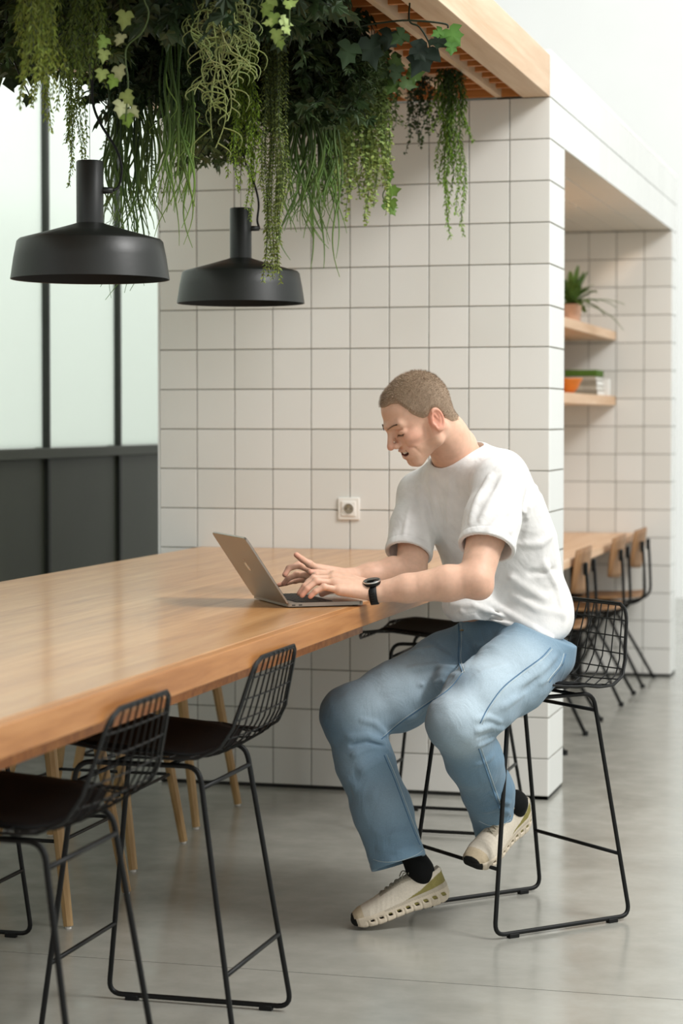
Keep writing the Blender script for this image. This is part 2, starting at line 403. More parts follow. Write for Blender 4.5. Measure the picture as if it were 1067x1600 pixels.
# ------------------------------------------------------------------ wire bar stools (local +x = front)
PROF0 = PROF = np.array([(.268, .646), (.250, .664), (.17, .666), (.08, .656), (0, .648), (-.09, .645), (-.155, .653), (-.205, .682), (-.232, .73), (-.247, .79), (-.268, .878)])
_s = np.r_[0, np.cumsum(np.linalg.norm(np.diff(PROF, axis=0), axis=1))]; _s /= _s[-1]
def shell(y, v):
    """point of the seat shell at lateral position y (metres) and arc parameter v"""
    x = np.interp(v, _s, PROF[:, 0]); z = np.interp(v, _s, PROF[:, 1]); t = min(1, abs(y)/.21)
    seat = max(0, 1-abs(v-.32)/.45); back = max(0, min(1, (v-.55)/.25))
    return np.array([x+.012*t**2.2*back, y, z-.006+.026*t**2.6*min(1, seat*1.5)*(v < 2)])
def halfw(v, rim=True):
    w0 = np.interp(v, [0, .12, .35, .55, .7, .85, 1], [.195, .228, .250, .248, .218, .184, .158])
    if rim:
        if v > .93: w0 *= 1-.22*(1-sqrt(max(0, 1-((v-.93)/.07)**2)))
        if v < .06: w0 *= 1-.28*(1-sqrt(max(0, 1-((.06-v)/.06)**2)))
    return w0
def smooth_v(n):
    return np.linspace(0, 1, n)
def wire_stool(label, loc, rz, cushion=True, fs=1.):
    global PROF
    PROF = PROF0.copy(); PROF[:, 0] = np.where(PROF[:, 0] > .05, .05+(PROF[:, 0]-.05)*fs, PROF[:, 0])
    t = empty('wire_bar_stool', loc, label, 'stool', rz)
    r = .0062
    for s in (-1, 1):
        yb, yt = s*.208, s*.165
        P = [(.225, yb, .012), (.15, yt, .632), (-.135, yt, .632), (-.232, yb, .012)]
        Q = [P[3], P[0], P[1], P[2]]
        MB().tube(fillet(Q, .035, True, 7), r, 8, True).build('side_frame', 'steel', t, 'all')
        for x in (.165, -.17): MB().box((x, yb, .006), (.032, .017, .012)).build('foot_glide', 'rubber', t, bevel=.002)
    def fx(z, front):
        u = (z-.012)/.62; return ((.225+(.15-.225)*u) if front else (-.232+(-.135+.232)*u)), .208-.043*u
    for front, z in ((True, .185), (False, .185), (True, .585), (False, .585)):
        x, y = fx(z, front); MB().tube([(x, -y, z), (x, y, z)], .0055, 8).build('crossbar', 'steel', t, 'all')
    for x in (.06, -.07): MB().tube([(x, -.165, .634), (x, .165, .634)], .005, 8).build('seat_support', 'steel', t, 'all')
    # rims
    for k in (0, 1):
        up = [shell(halfw(v)*(1-.035*k), v*(1-.012*k)+.006*k) for v in np.linspace(0, 1, 56)]
        dn = [shell(-halfw(v)*(1-.035*k), v*(1-.012*k)+.006*k) for v in np.linspace(1, 0, 56)]
        MB().tube(np.array(up+dn)+np.array([0, 0, -.001*k]), .0032, 6, True).build('rim', 'steel', t, 'all')
    for u in np.linspace(-.84, .84, 9):
        pts = []
        for v in np.linspace(0, 1, 60):
            y = u*halfw(v, False)
            if abs(y) <= halfw(v): pts.append(shell(y, v))
        MB().tube(pts, .0021, 5).build('wire', 'steel', t, 'all')
    for v in list(np.linspace(.07, .93, 14)):
        w_ = halfw(v); MB().tube([shell(y, v)+np.array([0, 0, .002]) for y in np.linspace(-w_, w_, 13)], .0021, 5).build('wire', 'steel', t, 'all')
    if cushion:
        nu, nv = 17, 17; top = []; bot = []
        for i in range(nu):
            for j in range(nv):
                a, b = -1+2*i/(nu-1), -1+2*j/(nv-1)
                # square to rounded
                x = a*sqrt(1-b*b*.28); y = b*sqrt(1-a*a*.28)
                v = .33+.27*x; yy = y*.93*halfw(v, False); p = shell(yy, v); e = max(0, 1-max(abs(a), abs(b))**6)
                top.append(p+np.array([0, 0, .006+.010*e])); bot.append(p+np.array([0, 0, .003]))
        f = []
        for i in range(nu-1):
            for j in range(nv-1):
                q = (i*nv+j, (i+1)*nv+j, (i+1)*nv+j+1, i*nv+j+1); f.append(q); f.append(tuple(x+nu*nv for x in q)[::-1])
        ring = [i*nv for i in range(nu)]+[(nu-1)*nv+j for j in range(1, nv)]+[i*nv+nv-1 for i in range(nu-2, -1, -1)]+[j for j in range(nv-2, 0, -1)]
        for a, b in zip(ring, ring[1:]+ring[:1]): f.append((b, a, a+nu*nv, b+nu*nv))
        MB().add(top+bot, f).build('seat_pad', 'black_pad', t, 'all')
    return t
G = None
st = wire_stool('black wire bar stool second from left, its whole backrest and black pad in view', (-.340, -3.115, 0), pi)
dup(st, (-.337, -3.97, 0), pi, 'nearest black wire bar stool, cut by the left edge of the picture')
dup(st, (-1.205, -2.62, 0), 0, 'black wire bar stool beyond the table, only its legs showing at left')
dup(st, (-.262, -.535, 0), pi, 'black wire bar stool beside the tiled wall, mostly hidden behind the man')
wire_stool('turned black wire bar stool that the man sits on', (.222, -1.800, 0), atan2(-.725, -.69), True, .55)

# ------------------------------------------------------------------ beech-legged bar chairs beyond the table
def beech_stool(label, y0, y1, xf):
    yc = (y0+y1)/2; t = empty('beech_bar_chair', (xf-.23, yc, 0), label, 'bar chair')
    h = abs(y1-y0)/2
    for sx in (1, -1):
        for sy in (1, -1):
            bx, tx = .23*sx, .13*sx; a = np.array([bx if sx > 0 else -.24, sy*h, .006]); b = np.array([tx, sy*(h-.07), .66])
            MB().tube([a, a*.5+b*.5, b], [.014, .017, .02], 8).build('leg', 'beech', t, True)
            MB().tube([a-[0, 0, .006], a], .009, 8).build('foot_glide', 'socket_white', t)
    # footrest ring and black shell seat
    P = [(.195, -(h-.03), .23), (.195, h-.03, .23), (-.20, h-.03, .23), (-.20, -(h-.03), .23)]
    MB().tube(fillet(P, .02, True, 4), .0055, 8, True).build('footrest', 'steel', t, 'all')
    v = []; n = 13
    for i in range(n):
        for j in range(n):
            u, q = -1+2*i/(n-1), j/(n-1)
            x = np.interp(q, [0, .5, .7, 1], [.20, -.12, -.19, -.23]); z = np.interp(q, [0, .1, .5, .7, 1], [.665, .675, .665, .72, .84]); y = u*(.2-.03*abs(q-.4)*2)
            v.append((x+.03*u*u*(q > .6), y, z+.02*u*u))
    f = [(i*n+j, (i+1)*n+j, (i+1)*n+j+1, i*n+j+1) for i in range(n-1) for j in range(n-1)]
    o = MB().add(v, f).build('seat_shell', 'black_pad', t, 'all'); s = o.modifiers.new('s', 'SOLIDIFY'); s.thickness = .012
    return t
b1 = beech_stool('beech-legged bar chair beyond the table, nearest the tiled wall', -.395, -.85, -1.06)
b2 = beech_stool('beech-legged bar chair beyond the table, middle of the three', -1.09, -1.55, -1.02)
b3 = beech_stool('beech-legged bar chair beyond the table, farthest from the tiled wall', -1.84, -2.28, -.93)

# ------------------------------------------------------------------ plywood chairs in the alcove (local -x = front)
def ply_chair(label, yc, x=-.30):
    t = empty('plywood_chair', (x, yc, 0), label, 'chair')
    v = []; nu, nv = 11, 9
    for i in range(nu):
        for j in range(nv):
            a, b = -1+2*i/(nu-1), -1+2*j/(nv-1)
            y = a*(.195-.0*b)*sqrt(1-b*b*.12)*(1-.10*(b < 0)*b*b); z = .715+b*.105*sqrt(1-a*a*.20)
            v.append((.185+.014*(b)+(-.03)*a*a, y, z))
    f = [(i*nv+j, (i+1)*nv+j, (i+1)*nv+j+1, i*nv+j+1) for i in range(nu-1) for j in range(nv-1)]
    o = MB().add(v, f).build('backrest', 'plywood', t, 'all'); s = o.modifiers.new('s', 'SOLIDIFY'); s.thickness = .01; s.offset = 0
    v = []
    for i in range(nu):
        for j in range(nv):
            a, b = -1+2*i/(nu-1), -1+2*j/(nv-1)
            v.append((-.02+b*.2*sqrt(1-a*a*.15), a*.2*sqrt(1-b*b*.15), .455-.012*(1-a*a)+.012*b*b*(b > 0)-.015*b*b*(b < 0)))
    o = MB().add(v, f).build('seat', 'plywood', t, 'all'); s = o.modifiers.new('s', 'SOLIDIFY'); s.thickness = .011
    for s_ in (-1, 1):
        y = s_*.12
        MB().tube(fillet([(.199, y, .755), (.208, y, .62), (.214, y, .45), (.10, y*1.1, .415), (-.16, y*1.1, .425)], .07), .0075, 8).build('upright', 'steel', t, 'all')
        MB().box((.198, y, .725), (.02, .022, .055)).build('clamp', 'steel', t, bevel=.004)
        MB().tube([(.0, s_*.13, .41), (.215, s_*.225, .008)], .0085, 8).build('leg', 'steel', t, 'all')
        MB().tube([(.0, s_*.13, .41), (-.2, s_*.225, .008)], .0085, 8).build('leg', 'steel', t, 'all')
        for x_ in (.216, -.201): MB().tube([(x_, s_*.226, 0), (x_, s_*.226, .02)], .013, 8).build('foot_cap', 'rubber', t)
    MB().tube([(-.02, -.14, .412), (-.02, .14, .412)], .008, 8).build('crossbar', 'steel', t, 'all')
    return t
c0 = ply_chair('plywood and black steel chair farthest back, next to the far tiled wall', 3.57)
dup(c0, (-.31, 2.84, 0), 0, 'plywood and black steel chair second from the far tiled wall')
dup(c0, (-.33, 1.84, 0), 0, 'plywood and black steel chair just behind the backrest of the occupied stool')
dup(c0, (-.33, .83, 0), 0, 'plywood and black steel chair nearest the tiled pillar, nearly hidden by the man')

# ------------------------------------------------------------------ pendant lamps
def pendant(label, x, y, zb, cable, D):
    t = empty('pendant_lamp', (x, y, zb), label, 'lamp')
    R = .199; H = .098
    prof = [(R-.003, .001), (R, 0), (R-.008, H*.55), (R-.016, H-.004), (R-.022, H+.002), (.1, .121), (.045, .137), (.034, .141), (.034, .146)]
    MB().lathe(prof, n=72).build('shade', 'lamp_black', t, 'all').data.set_sharp_from_angle(angle=radians(35))
    inner = [(R-.003, .001), (R-.011, H*.55), (R-.02, H-.006), (.1, .115), (.03, .13), (.001, .131)]
    MB().lathe(inner[::-1], n=72).build('shade_lining', 'lamp_inside', t, 'all')
    MB().lathe([(.001, .142), (.034, .142), (.034, .293), (.032, .296), (.001, .296)], n=32).build('stem', 'lamp_black', t, 'all').data.set_sharp_from_angle(angle=radians(35))
    b = at(*cable[-1], D)-np.array([x, y, zb])
    g = RD*.034+np.array([0, 0, b[2]]); g2 = RD*.058+np.array([0, 0, b[2]])
    MB().tube([g-RD*.006, g, g2], [.008, .0085, .0075], 12).build('cable_gland', 'lamp_black', t, 'all')
    MB().tube([(0, 0, .296), (0, 0, 2.56-zb)], .0007, 5).build('steel_wire', 'socket_dark', t)
    pts = [at(a, c, D)-np.array([x, y, zb]) for a, c in cable[:-1]]+[g2]
    top = pts[0].copy(); top[2] = 2.56-zb; pts = [top]+pts
    MB().tube(curve(pts, 60), .0034, 8).build('cable', 'rubber', t, 'all')
pendant('larger-looking matt black pendant lamp at left, nearer the camera', -.713, -2.641, 1.738, [(145, 60), (144, 130), (146, 165), (158, 195), (181, 232), (190, 262), (186, 290), (176, 299)], 5.36)
pendant('matt black pendant lamp on the right, hanging before the tiled wall', -.748, -1.312, 1.748, [(381, 200), (380, 235), (386, 262), (398, 290), (404, 318), (402, 344), (396, 358)], 6.65)

# ------------------------------------------------------------------ wall socket
s_ = empty('wall_socket', (-.7515, -.001, 1.055), 'square white wall socket on the tiled wall above the table', 'socket')
MB().box((0, -.004, 0), (.083, .009, .083)).build('frame', 'socket_white', s_, bevel=.003)
MB().box((0, -.010, 0), (.055, .006, .055)).build('insert', 'socket_white', s_, bevel=.002)
RX = lambda v: np.stack([v[:, 0], -v[:, 2], v[:, 1]], 1)
mb = MB().lathe([(.019, 0.0), (.0205, .0035), (.022, 0)], n=28); mb.v[0] = RX(mb.v[0])+[0, -.0125, 0]; mb.build('recess_ring', 'socket_white', s_, 'all')
mb = MB().lathe([(.001, 0), (.0192, 0)], n=28); mb.v[0] = RX(mb.v[0])+[0, -.0133, 0]; mb.build('recess', 'paper_grey', s_)
for dx in (-.0095, .0095): MB().tube([(dx, -.0136, 0), (dx, -.0145, 0)], .0028, 10).build('hole', 'socket_dark', s_)
MB().tube([(0, -.013, .010), (0, -.02, .010)], .0024, 10).build('pin', 'brass', s_)

# ------------------------------------------------------------------ laptop
hx = np.array([-.255, -2.447, .906])                      # near end of the hinge
ld = nrm([.82, .572, 0]); lw = nrm([-.572, .82, 0])
lp = empty('laptop', tuple(hx), 'open grey-bronze laptop at the table edge', 'laptop')
def LT(v): v = np.asarray(v, float); return np.outer(v[:, 0], ld)+np.outer(v[:, 1], lw)+np.outer(v[:, 2], [0, 0, 1.])
W_, D_ = .300, .208
def slab(z0, z1, ins=0):
    p = []
    for cx, cy, a0 in ((D_-.012, .012, -90), (D_-.012, W_-.012, 0), (.012, W_-.012, 90), (.012, .012, 180)):
        for k in range(5): a = radians(a0+k*22.5); p.append((cx+(.012-ins)*cos(a), cy+(.012-ins)*sin(a)))
    return MB().prism(p, z0, z1, LT)
mb = slab(.002, .010); mb.build('base', 'aluminium', lp)
slab(.010, .0112, .0012).build('deck', 'aluminium', lp)
MB().prism([(.03, .02), (.13, .02), (.13, W_-.02), (.03, W_-.02)], .0112, .0116, LT).build('keyboard_well', 'key_black', lp)
mb = MB()
for r_ in range(6):
    for c_ in range(14):
        x = .034+r_*.0162; y = .024+c_*.0183; mb.prism([(x, y), (x+.0135, y), (x+.0135, y+.0158), (x, y+.0158)], .0116, .0128, LT)
tag(mb.build('keys', 'key_black', lp), kind='stuff')
MB().prism([(.138, .09), (.2, .09), (.2, .21), (.138, .21)], .0112, .0114, LT).build('trackpad', 'alu_edge', lp)
for x in (.012, .03): MB().prism([(x, -.0006), (x+.009, -.0006), (x+.009, .002), (x, .002)], .0045, .0075, LT).build('port', 'key_black', lp)
for x, y in ((.02, .02), (.19, .02), (.02, .28), (.19, .28)): MB().prism([(x-.006, y-.006), (x+.006, y-.006), (x+.006, y+.006), (x-.006, y+.006)], -.001, .002, LT).build('rubber_foot', 'rubber', lp)
tl = radians(115)      # opening angle
lu = nrm(at(381, 851, 5.42)-hx); lu = nrm(lu-lw*np.dot(lu, lw)); ln_ = nrm(np.cross(lw, lu))
if np.dot(ln_, ld) > 0: ln_ = -ln_                       # outward (back of lid)
h0 = np.array([0, 0, .011])-ld*(-.004)
def LL(v): v = np.asarray(v, float); return h0+np.outer(v[:, 0], lu)+np.outer(v[:, 1], lw)+np.outer(v[:, 2], ln_)
def lidslab(z0, z1, ins=0):
    p = []
    for cx, cy, a0 in ((D_-.002-.012, .012, -90), (D_-.002-.012, W_-.012, 0), (.006, W_-.006, 90), (.006, .006, 180)):
        rr = .012 if cx > .1 else .006
        for k in range(5): a = radians(a0+k*22.5); p.append((cx+(rr-ins)*cos(a), cy+(rr-ins)*sin(a)))
    return MB().prism(p, z0, z1, LL)
lid = lidslab(.0, .0052).build('lid', 'aluminium', lp, bevel=.0006)
lidslab(-.0006, .0, .0008).build('screen_bezel', 'screen', lp)
a = []
for k in range(28):                                      # fruit-shaped emblem
    t = k/28*2*pi; r0 = .0135*(1-.12*max(0, cos(t))**6-.05*max(0, -cos(t))**8); a.append((.108+r0*1.08*cos(t), .15+r0*sin(t)))
a = [(x, y-(.0075*max(0, 1-abs((x-.110)/.0075)) if y < .15-.006 else 0)*-1) for x, y in a]
MB().prism(a, .0052, .0056, LL).build('emblem', 'alu_edge', lid)
MB().prism([(.1245, .149), (.128, .1465), (.132, .147), (.130, .1505), (.126, .152)], .0052, .0056, LL).build('emblem_leaf', 'alu_edge', lid)
MB().tube([h0+lw*.03-np.array([0, 0, .003]), h0+lw*.27-np.array([0, 0, .003])], .004, 8).build('hinge', 'key_black', lp)

# ------------------------------------------------------------------ things on the alcove shelves
pf = at(896, 497, 9.6); ft = empty('potted_fern', (-.39, 2.90, 1.862), 'green fern in a dusty pink pot on the upper alcove shelf', 'potted plant')
MB().lathe([(.001, 0), (.045, 0), (.052, .09), (.054, .098), (.048, .098), (.046, .08), (.001, .08)], n=28).build('pot', 'pot', ft, 'all').data.set_sharp_from_angle(angle=radians(30))
def frond(mb, base, d, Ln, droop, wid, col, n=34):
    d = nrm(d); p = np.array(base, float); v = d.copy(); up = np.array([0, 0, 1.])
    pts = []
    for i in range(n):
        pts.append(p.copy()); p = p+v*Ln/n; v = nrm(v+np.array([0, 0, -droop/n]))
    pts = np.array(pts)
    mb.tube(pts, np.linspace(.0018, .0006, n), 4, col=(col*.7))
    for i in range(2, n):
        tn = nrm(pts[i]-pts[i-1]); sd = nrm(np.cross(tn, up)); w_ = wid*sin(pi*min(1, (i+1)/n*.93))+.004
        for s in (-1, 1):
            b = pts[i]; tip = b+sd*s*w_+tn*w_*.45-up*w_*.15; e = tn*.0032; c = col*rng.uniform(.75, 1.25)
            mb.add([b-e, (b+tip)/2-e*.9+up*.002, tip, (b+tip)/2+e*.9+up*.002, b+e], [(0, 1, 3, 4), (1, 2, 3)], c)
mb = MB(); gc = np.array(lin('5E7A3A'))
for k in range(26):
    a = rng.uniform(0, 2*pi); el = rng.uniform(.5, 1.4)
    frond(mb, (0, 0, .085), (cos(a)*cos(el), sin(a)*cos(el), sin(el)), rng.uniform(.13, .22), rng.uniform(.8, 1.9), .022, gc*rng.uniform(.6, 1.2))
for dx, dz, Ln, dr in ((1., .55, .28, 1.0), (1., .25, .31, 1.5), (.8, .6, .25, 1.5)):
    frond(mb, (0, 0, .085), RD*dx+np.array([0, 0, dz]), Ln, dr, .024, gc*1.1)
for k in range(4): frond(mb, (0, 0, .085), RD*rng.uniform(-.2, .5)+FD*rng.uniform(-.3, .3)+[0, 0, 1], rng.uniform(.17, .22), .5, .022, gc)
tag(mb.build('fronds', 'leaf', ft), kind='stuff')
bw = empty('wooden_bowl', (-.40, 2.84, 1.513), 'orange wooden bowl on the lower alcove shelf', 'bowl')
MB().lathe([(.001, 0), (.03, 0), (.055, .03), (.075, .07), (.079, .078), (.074, .078), (.05, .03), (.02, .012), (.001, .01)], n=36).build('body', 'orange_bowl', bw, 'all')
bx = -.435; z = 1.513
for k, (mt, h, wx, wy, nm, lab) in enumerate((('paper_grey', .028, .21, .27, 'book', 'bottom grey-brown book of the stack on the lower alcove shelf'),
        ('paper_light', .022, .20, .26, 'book', 'second book from the bottom of the alcove shelf stack'),
        ('paper_grey', .03, .20, .25, 'book', 'third book from the bottom of the alcove shelf stack'),
        ('paper_light', .018, .19, .25, 'book', 'thin book just below the green box on the alcove shelf'))):
    b = empty('book', (bx, 3.52, z), lab, 'book', group=None)
    MB().box((0, 0, h/2), (wx-.006, wy-.006, h-.006)).build('pages', 'paper_white', b)
    MB().box((0, 0, .0015), (wx, wy, .003)).box((0, 0, h-.0015), (wx, wy, .003)).box((-wx/2+.0015, 0, h/2), (.003, wy, h-.006)).box((0, -wy/2+.001, h/2), (wx, .002, h-.005)).build('cover', mt, b)
    z += h
tag(MB().box((-.42, 3.52, z+.018), (.17, .24, .034)).build('green_box', 'green_felt', bevel=.004), 'flat green box lying on top of the books', 'box')
tag(MB().box((-.335, 3.74, 1.513+.045), (.035, .06, .09), None).build('white_card_box', 'paper_white', bevel=.002), 'small white box standing at the end of the book stack', 'box')

# ------------------------------------------------------------------ hanging plants
ZC = 2.552
def rootpt(px, D): p = at(px, 100, D); p[2] = ZC; return p
def leafset(mb, B, Dr, Nn, Ln, W, C, shape='point'):
    """many small leaves at once: base points, directions, normals, lengths, widths, colours"""
    B = np.asarray(B, float); Dr = Dr/(np.linalg.norm(Dr, axis=1)[:, None]+1e-9); S = np.cross(Dr, Nn); S /= np.linalg.norm(S, axis=1)[:, None]+1e-9
    Nn = np.cross(S, Dr); Ln = np.asarray(Ln)[:, None]; W = np.asarray(W)[:, None]
    if shape == 'point': tpl = [(0, 0, 0), (.4, .5, .1), (1, 0, -.12), (.4, -.5, .1)]; fc = [(0, 1, 2), (0, 2, 3)]
    elif shape == 'round': tpl = [(0, 0, 0), (.25, .45, .06), (.7, .42, .03), (1, 0, -.08), (.7, -.42, .03), (.25, -.45, .06)]; fc = [(0, 1, 2, 3), (0, 3, 4, 5)]
    elif shape == 'ivy': tpl = [(0, 0, 0), (-.12, .32, .02), (.12, .62, -.05), (.32, .30, .05), (.62, .42, -.04), (.66, .16, .04), (1.05, 0, -.10), (.66, -.16, .04), (.62, -.42, -.04), (.32, -.30, .05), (.12, -.62, -.05), (-.12, -.32, .02)]; fc = [(0, 1, 2, 3), (0, 3, 4, 5), (0, 5, 6), (0, 6, 7), (0, 7, 8, 9), (0, 9, 10, 11)]
    n, k = len(B), len(tpl); V = np.zeros((n, k, 3))
    for i, (a, b, c) in enumerate(tpl): V[:, i] = B+Dr*Ln*a+S*W*b+Nn*Ln*c
    F = [tuple(j*k+q for q in f) for j in range(n) for f in fc]
    mb.add(V.reshape(-1, 3), F); mb.c.append(np.repeat(np.asarray(C), k, 0))
def cvar(c, n, a=.25): c = np.array(lin(c)); return np.clip(c*rng.uniform(1-a, 1+a, (n, 1))*rng.uniform(.93, 1.07, (n, 3)), 0, 1)
def path(root, tip, wob=.01, n=26, curl=0):
    t = np.linspace(0, 1, n)[:, None]; P = root*(1-t)+tip*t
    ph = rng.uniform(0, 6.28, 4); fq = rng.uniform(1.5, 4, 2)
    P = P+RD*(wob*np.sin(fq[0]*2*pi*t*.6+ph[0])*t)+FD*(wob*np.cos(fq[1]*2*pi*t*.6+ph[1])*t)
    if curl: P = P+RD*(curl*np.sin(9*t+ph[2])*t*t)+np.array([0, 0, 1])*(abs(curl)*.5*np.sin(12*t+ph[3])*t*t)
    return P
def resample(P, step):
    s = np.r_[0, np.cumsum(np.linalg.norm(np.diff(P, axis=0), axis=1))]; q = np.arange(0, s[-1], step)
    return np.stack([np.interp(q, s, P[:, i]) for i in range(3)], 1), q/s[-1]
def strand(mb, P, kind, col, tipcol, size, step):
    """one hanging strand with its leaves"""
    Q, u = resample(P, step); n = len(Q)
    if n < 3: return
    Tn = np.gradient(Q, axis=0); Tn /= np.linalg.norm(Tn, axis=1)[:, None]+1e-9
    mb.tube(P, np.linspace(.0016, .0008, len(P)), 4, caps=False, col=np.array(lin(col))*.7)
    if kind == 'feather':
        reps = 3
        for r_ in range(reps):
            a = rng.uniform(0, 6.28)+np.arange(n)*2.4+r_*2.1; o = RD*np.cos(a)[:, None]+FD*np.sin(a)[:, None]
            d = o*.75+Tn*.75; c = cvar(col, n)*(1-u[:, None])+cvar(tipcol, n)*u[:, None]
            leafset(mb, Q+rng.normal(0, .002, Q.shape), d, Tn*-.6+o*.2+rng.normal(0, .3, Q.shape), size*rng.uniform(.7, 1.2, n)*(1-.45*u**3), size*.28*np.ones(n), c, 'point')
    elif kind == 'bead':
        for r_ in range(2):
            a = np.arange(n)*pi+r_*1.6+rng.uniform(0, 1, n); o = RD*np.cos(a)[:, None]+FD*np.sin(a)[:, None]
            c = cvar(col, n)*(1-u[:, None])+cvar(tipcol, n)*u[:, None]
            leafset(mb, Q, o*.7+Tn*.7, rng.normal(0, 1, Q.shape), size*rng.uniform(.8, 1.2, n), size*.42*np.ones(n), c, 'point')
    elif kind == 'pearl':
        for r_ in range(2):
            a = np.arange(n)*2.4+r_*3.0; o = RD*np.cos(a)[:, None]+FD*np.sin(a)[:, None]
            c = cvar(col, n, .3)*(1-u[:, None])+cvar(tipcol, n, .3)*u[:, None]
            leafset(mb, Q+rng.normal(0, .003, Q.shape), o+Tn*.5, o*.5+rng.normal(0, .5, Q.shape)+np.array([0, 0, .5]), size*rng.uniform(.75, 1.2, n)*(1-.3*u), size*rng.uniform(.9, 1.1, n)*(1-.3*u), c, 'round')
def plant(name, label, tips, D, kind, col, tipcol, size, step, spread=.04, wob=.012, rootmix=.5, group=None):
    cx = np.mean([t[0] for t in tips]); r0 = rootpt(cx, D)
    o = empty(name, tuple(r0), label, 'hanging plant'); mb = MB(); mb.n = 0
    for px, py in tips:
        d = D+rng.uniform(-spread, spread)*3; tip = at(px, py, d); rt = rootpt(cx*(rootmix)+px*(1-rootmix), d)
        if tip[2] > ZC-.02: continue
        strand(mb, path(rt, tip, wob)-r0, kind, col, tipcol, size, step)
    tag(mb.build('leafy_strands', 'leaf', o), kind='stuff'); return o
def tips(x0, x1, y0, y1, n, yf=None):
    xs = np.linspace(x0, x1, n)+rng.uniform(-1, 1, n)*(x1-x0)/n*.6
    return [(x, rng.uniform(y0, y1) if yf is None else yf(x)+rng.uniform(y0, y1)) for x in xs]
def grassy(name, label, tp, D, c0, c1, wob=.02, r=.0028, curl=.03):
    cx = np.mean([t[0] for t in tp]); r0 = rootpt(cx, D); o = empty(name, tuple(r0), label, 'hanging plant'); mb = MB()
    for px, py in tp:
        d = D+rng.uniform(-.16, .16); P = path(rootpt(px*.7+cx*.3, d), at(px, py, d), wob, 30, curl if rng.rand() < .4 else .0)-r0
        rr = r*rng.uniform(.7, 1.2)*np.interp(np.linspace(0, 1, 30), [0, .75, 1], [1, .9, .25]); n = 30
        a, b = cvar(c0, 1)[0], cvar(c1, 1)[0]; k0 = len(mb.c); mb.tube(P, rr, 5, caps=False, col=a)
        w_ = np.clip(np.linspace(-.7, 1, n), 0, 1)[:, None]; mb.c[k0] = np.repeat(a*(1-w_)+b*w_, 5, 0)
        # side tendril
        if rng.rand() < .5:
            i = rng.randint(12, 22); q = P[i]; e = q+RD*rng.uniform(-.04, .04)+np.array([0, 0, -rng.uniform(.06, .16)])
            mb.tube(path(q, e, .015, 12, .01), np.linspace(r*.8, r*.2, 12), 4, caps=False, col=b)
    tag(mb.build('grassy_strands', 'leaf', o, 'all'), kind='stuff'); return o

# long grassy ones
grassy('hanging_grass', 'long dark grassy hanging plant behind the left pendant lamp', tips(163, 245, 318, 385, 40), 5.95, '33451F', '6A8440', .022, .0036)
grassy('hanging_grass', 'bright green grassy hanging plant between the two pendant lamps', tips(250, 300, 290, 345, 20)+[(292, 383), (271, 365), (268, 380), (297, 388), (262, 330), (285, 352)], 5.75, '3C5424', '7C9A48', .02, .0038)
grassy('hanging_grass', 'long wavy grassy hanging plant just right of the right pendant lamp stem', tips(440, 530, 310, 378, 46)+[(533, 432), (497, 418), (520, 405), (458, 415), (505, 395), (478, 420)], 6.45, '35491F', '6E8C44', .026, .0038)
grassy('hanging_grass', 'few curled green tendrils showing below the left pendant shade', [(186, 462), (192, 470), (205, 458), (213, 468), (218, 447), (180, 466)], 5.85, '26351C', '5A7A38', .02, .0026, .05)
# feathery ones
plant('feathery_vine', 'blurred olive feathery hanging plant filling the top left corner', tips(28, 95, 95, 175, 15)+[(72, 205), (78, 190), (38, 170), (60, 165)], 4.75, 'feather', '4B5A24', '8A9A45', .022, .010, .06)
plant('feathery_vine', 'mid green feathery plant directly above the left pendant lamp', tips(95, 170, 70, 150, 17), 4.95, 'feather', '36471C', '61742F', .020, .010, .06)
plant('feathery_vine', 'two slim light green feathery strands left of the left lamp stem', [(104, 222), (108, 225), (112, 262), (124, 268), (131, 225), (118, 235), (109, 290), (128, 250), (100, 190)], 5.5, 'feather', '3E5220', '8EA246', .017, .0085, .01, .008, .3)
plant('feathery_vine', 'lime green feathery hanging plant just above the right pendant lamp', tips(362, 402, 215, 300, 15)+[(393, 345), (388, 325), (368, 295), (372, 300)], 5.95, 'feather', '33481A', '8CA83C', .018, .0085, .02, .010, .3)
plant('feathery_vine', 'bright green feathery hanging plant farthest right, against the tiles', [(700, 372), (696, 345), (727, 368), (718, 335), (705, 320), (690, 290), (699, 300), (710, 285), (686, 262), (704, 250), (733, 222), (727, 205), (680, 205), (690, 200), (712, 190), (674, 185)], 7.1, 'feather', '2A3C18', '84A83E', .021, .0085, .01, .012, .45)
plant('feathery_vine', 'slender twig of small leaves behind the left lamp cable', [(166, 250), (172, 330), (163, 235), (240, 320), (246, 300), (236, 290)], 6.3, 'bead', '3A4C22', '6C803A', .012, .012, .02)
# bead strands
plant('bead_vine', 'thin olive bead-leaved strands hanging in front of the right lampshade', [(414, 440), (419, 432), (424, 436), (434, 440), (438, 425), (430, 410), (421, 400), (410, 330), (444, 330), (440, 380), (427, 425), (436, 415), (452, 300), (405, 290), (416, 360), (432, 345)], 5.95, 'bead', '3E4E26', '8A9850', .0145, .0095, .01, .008, .35)
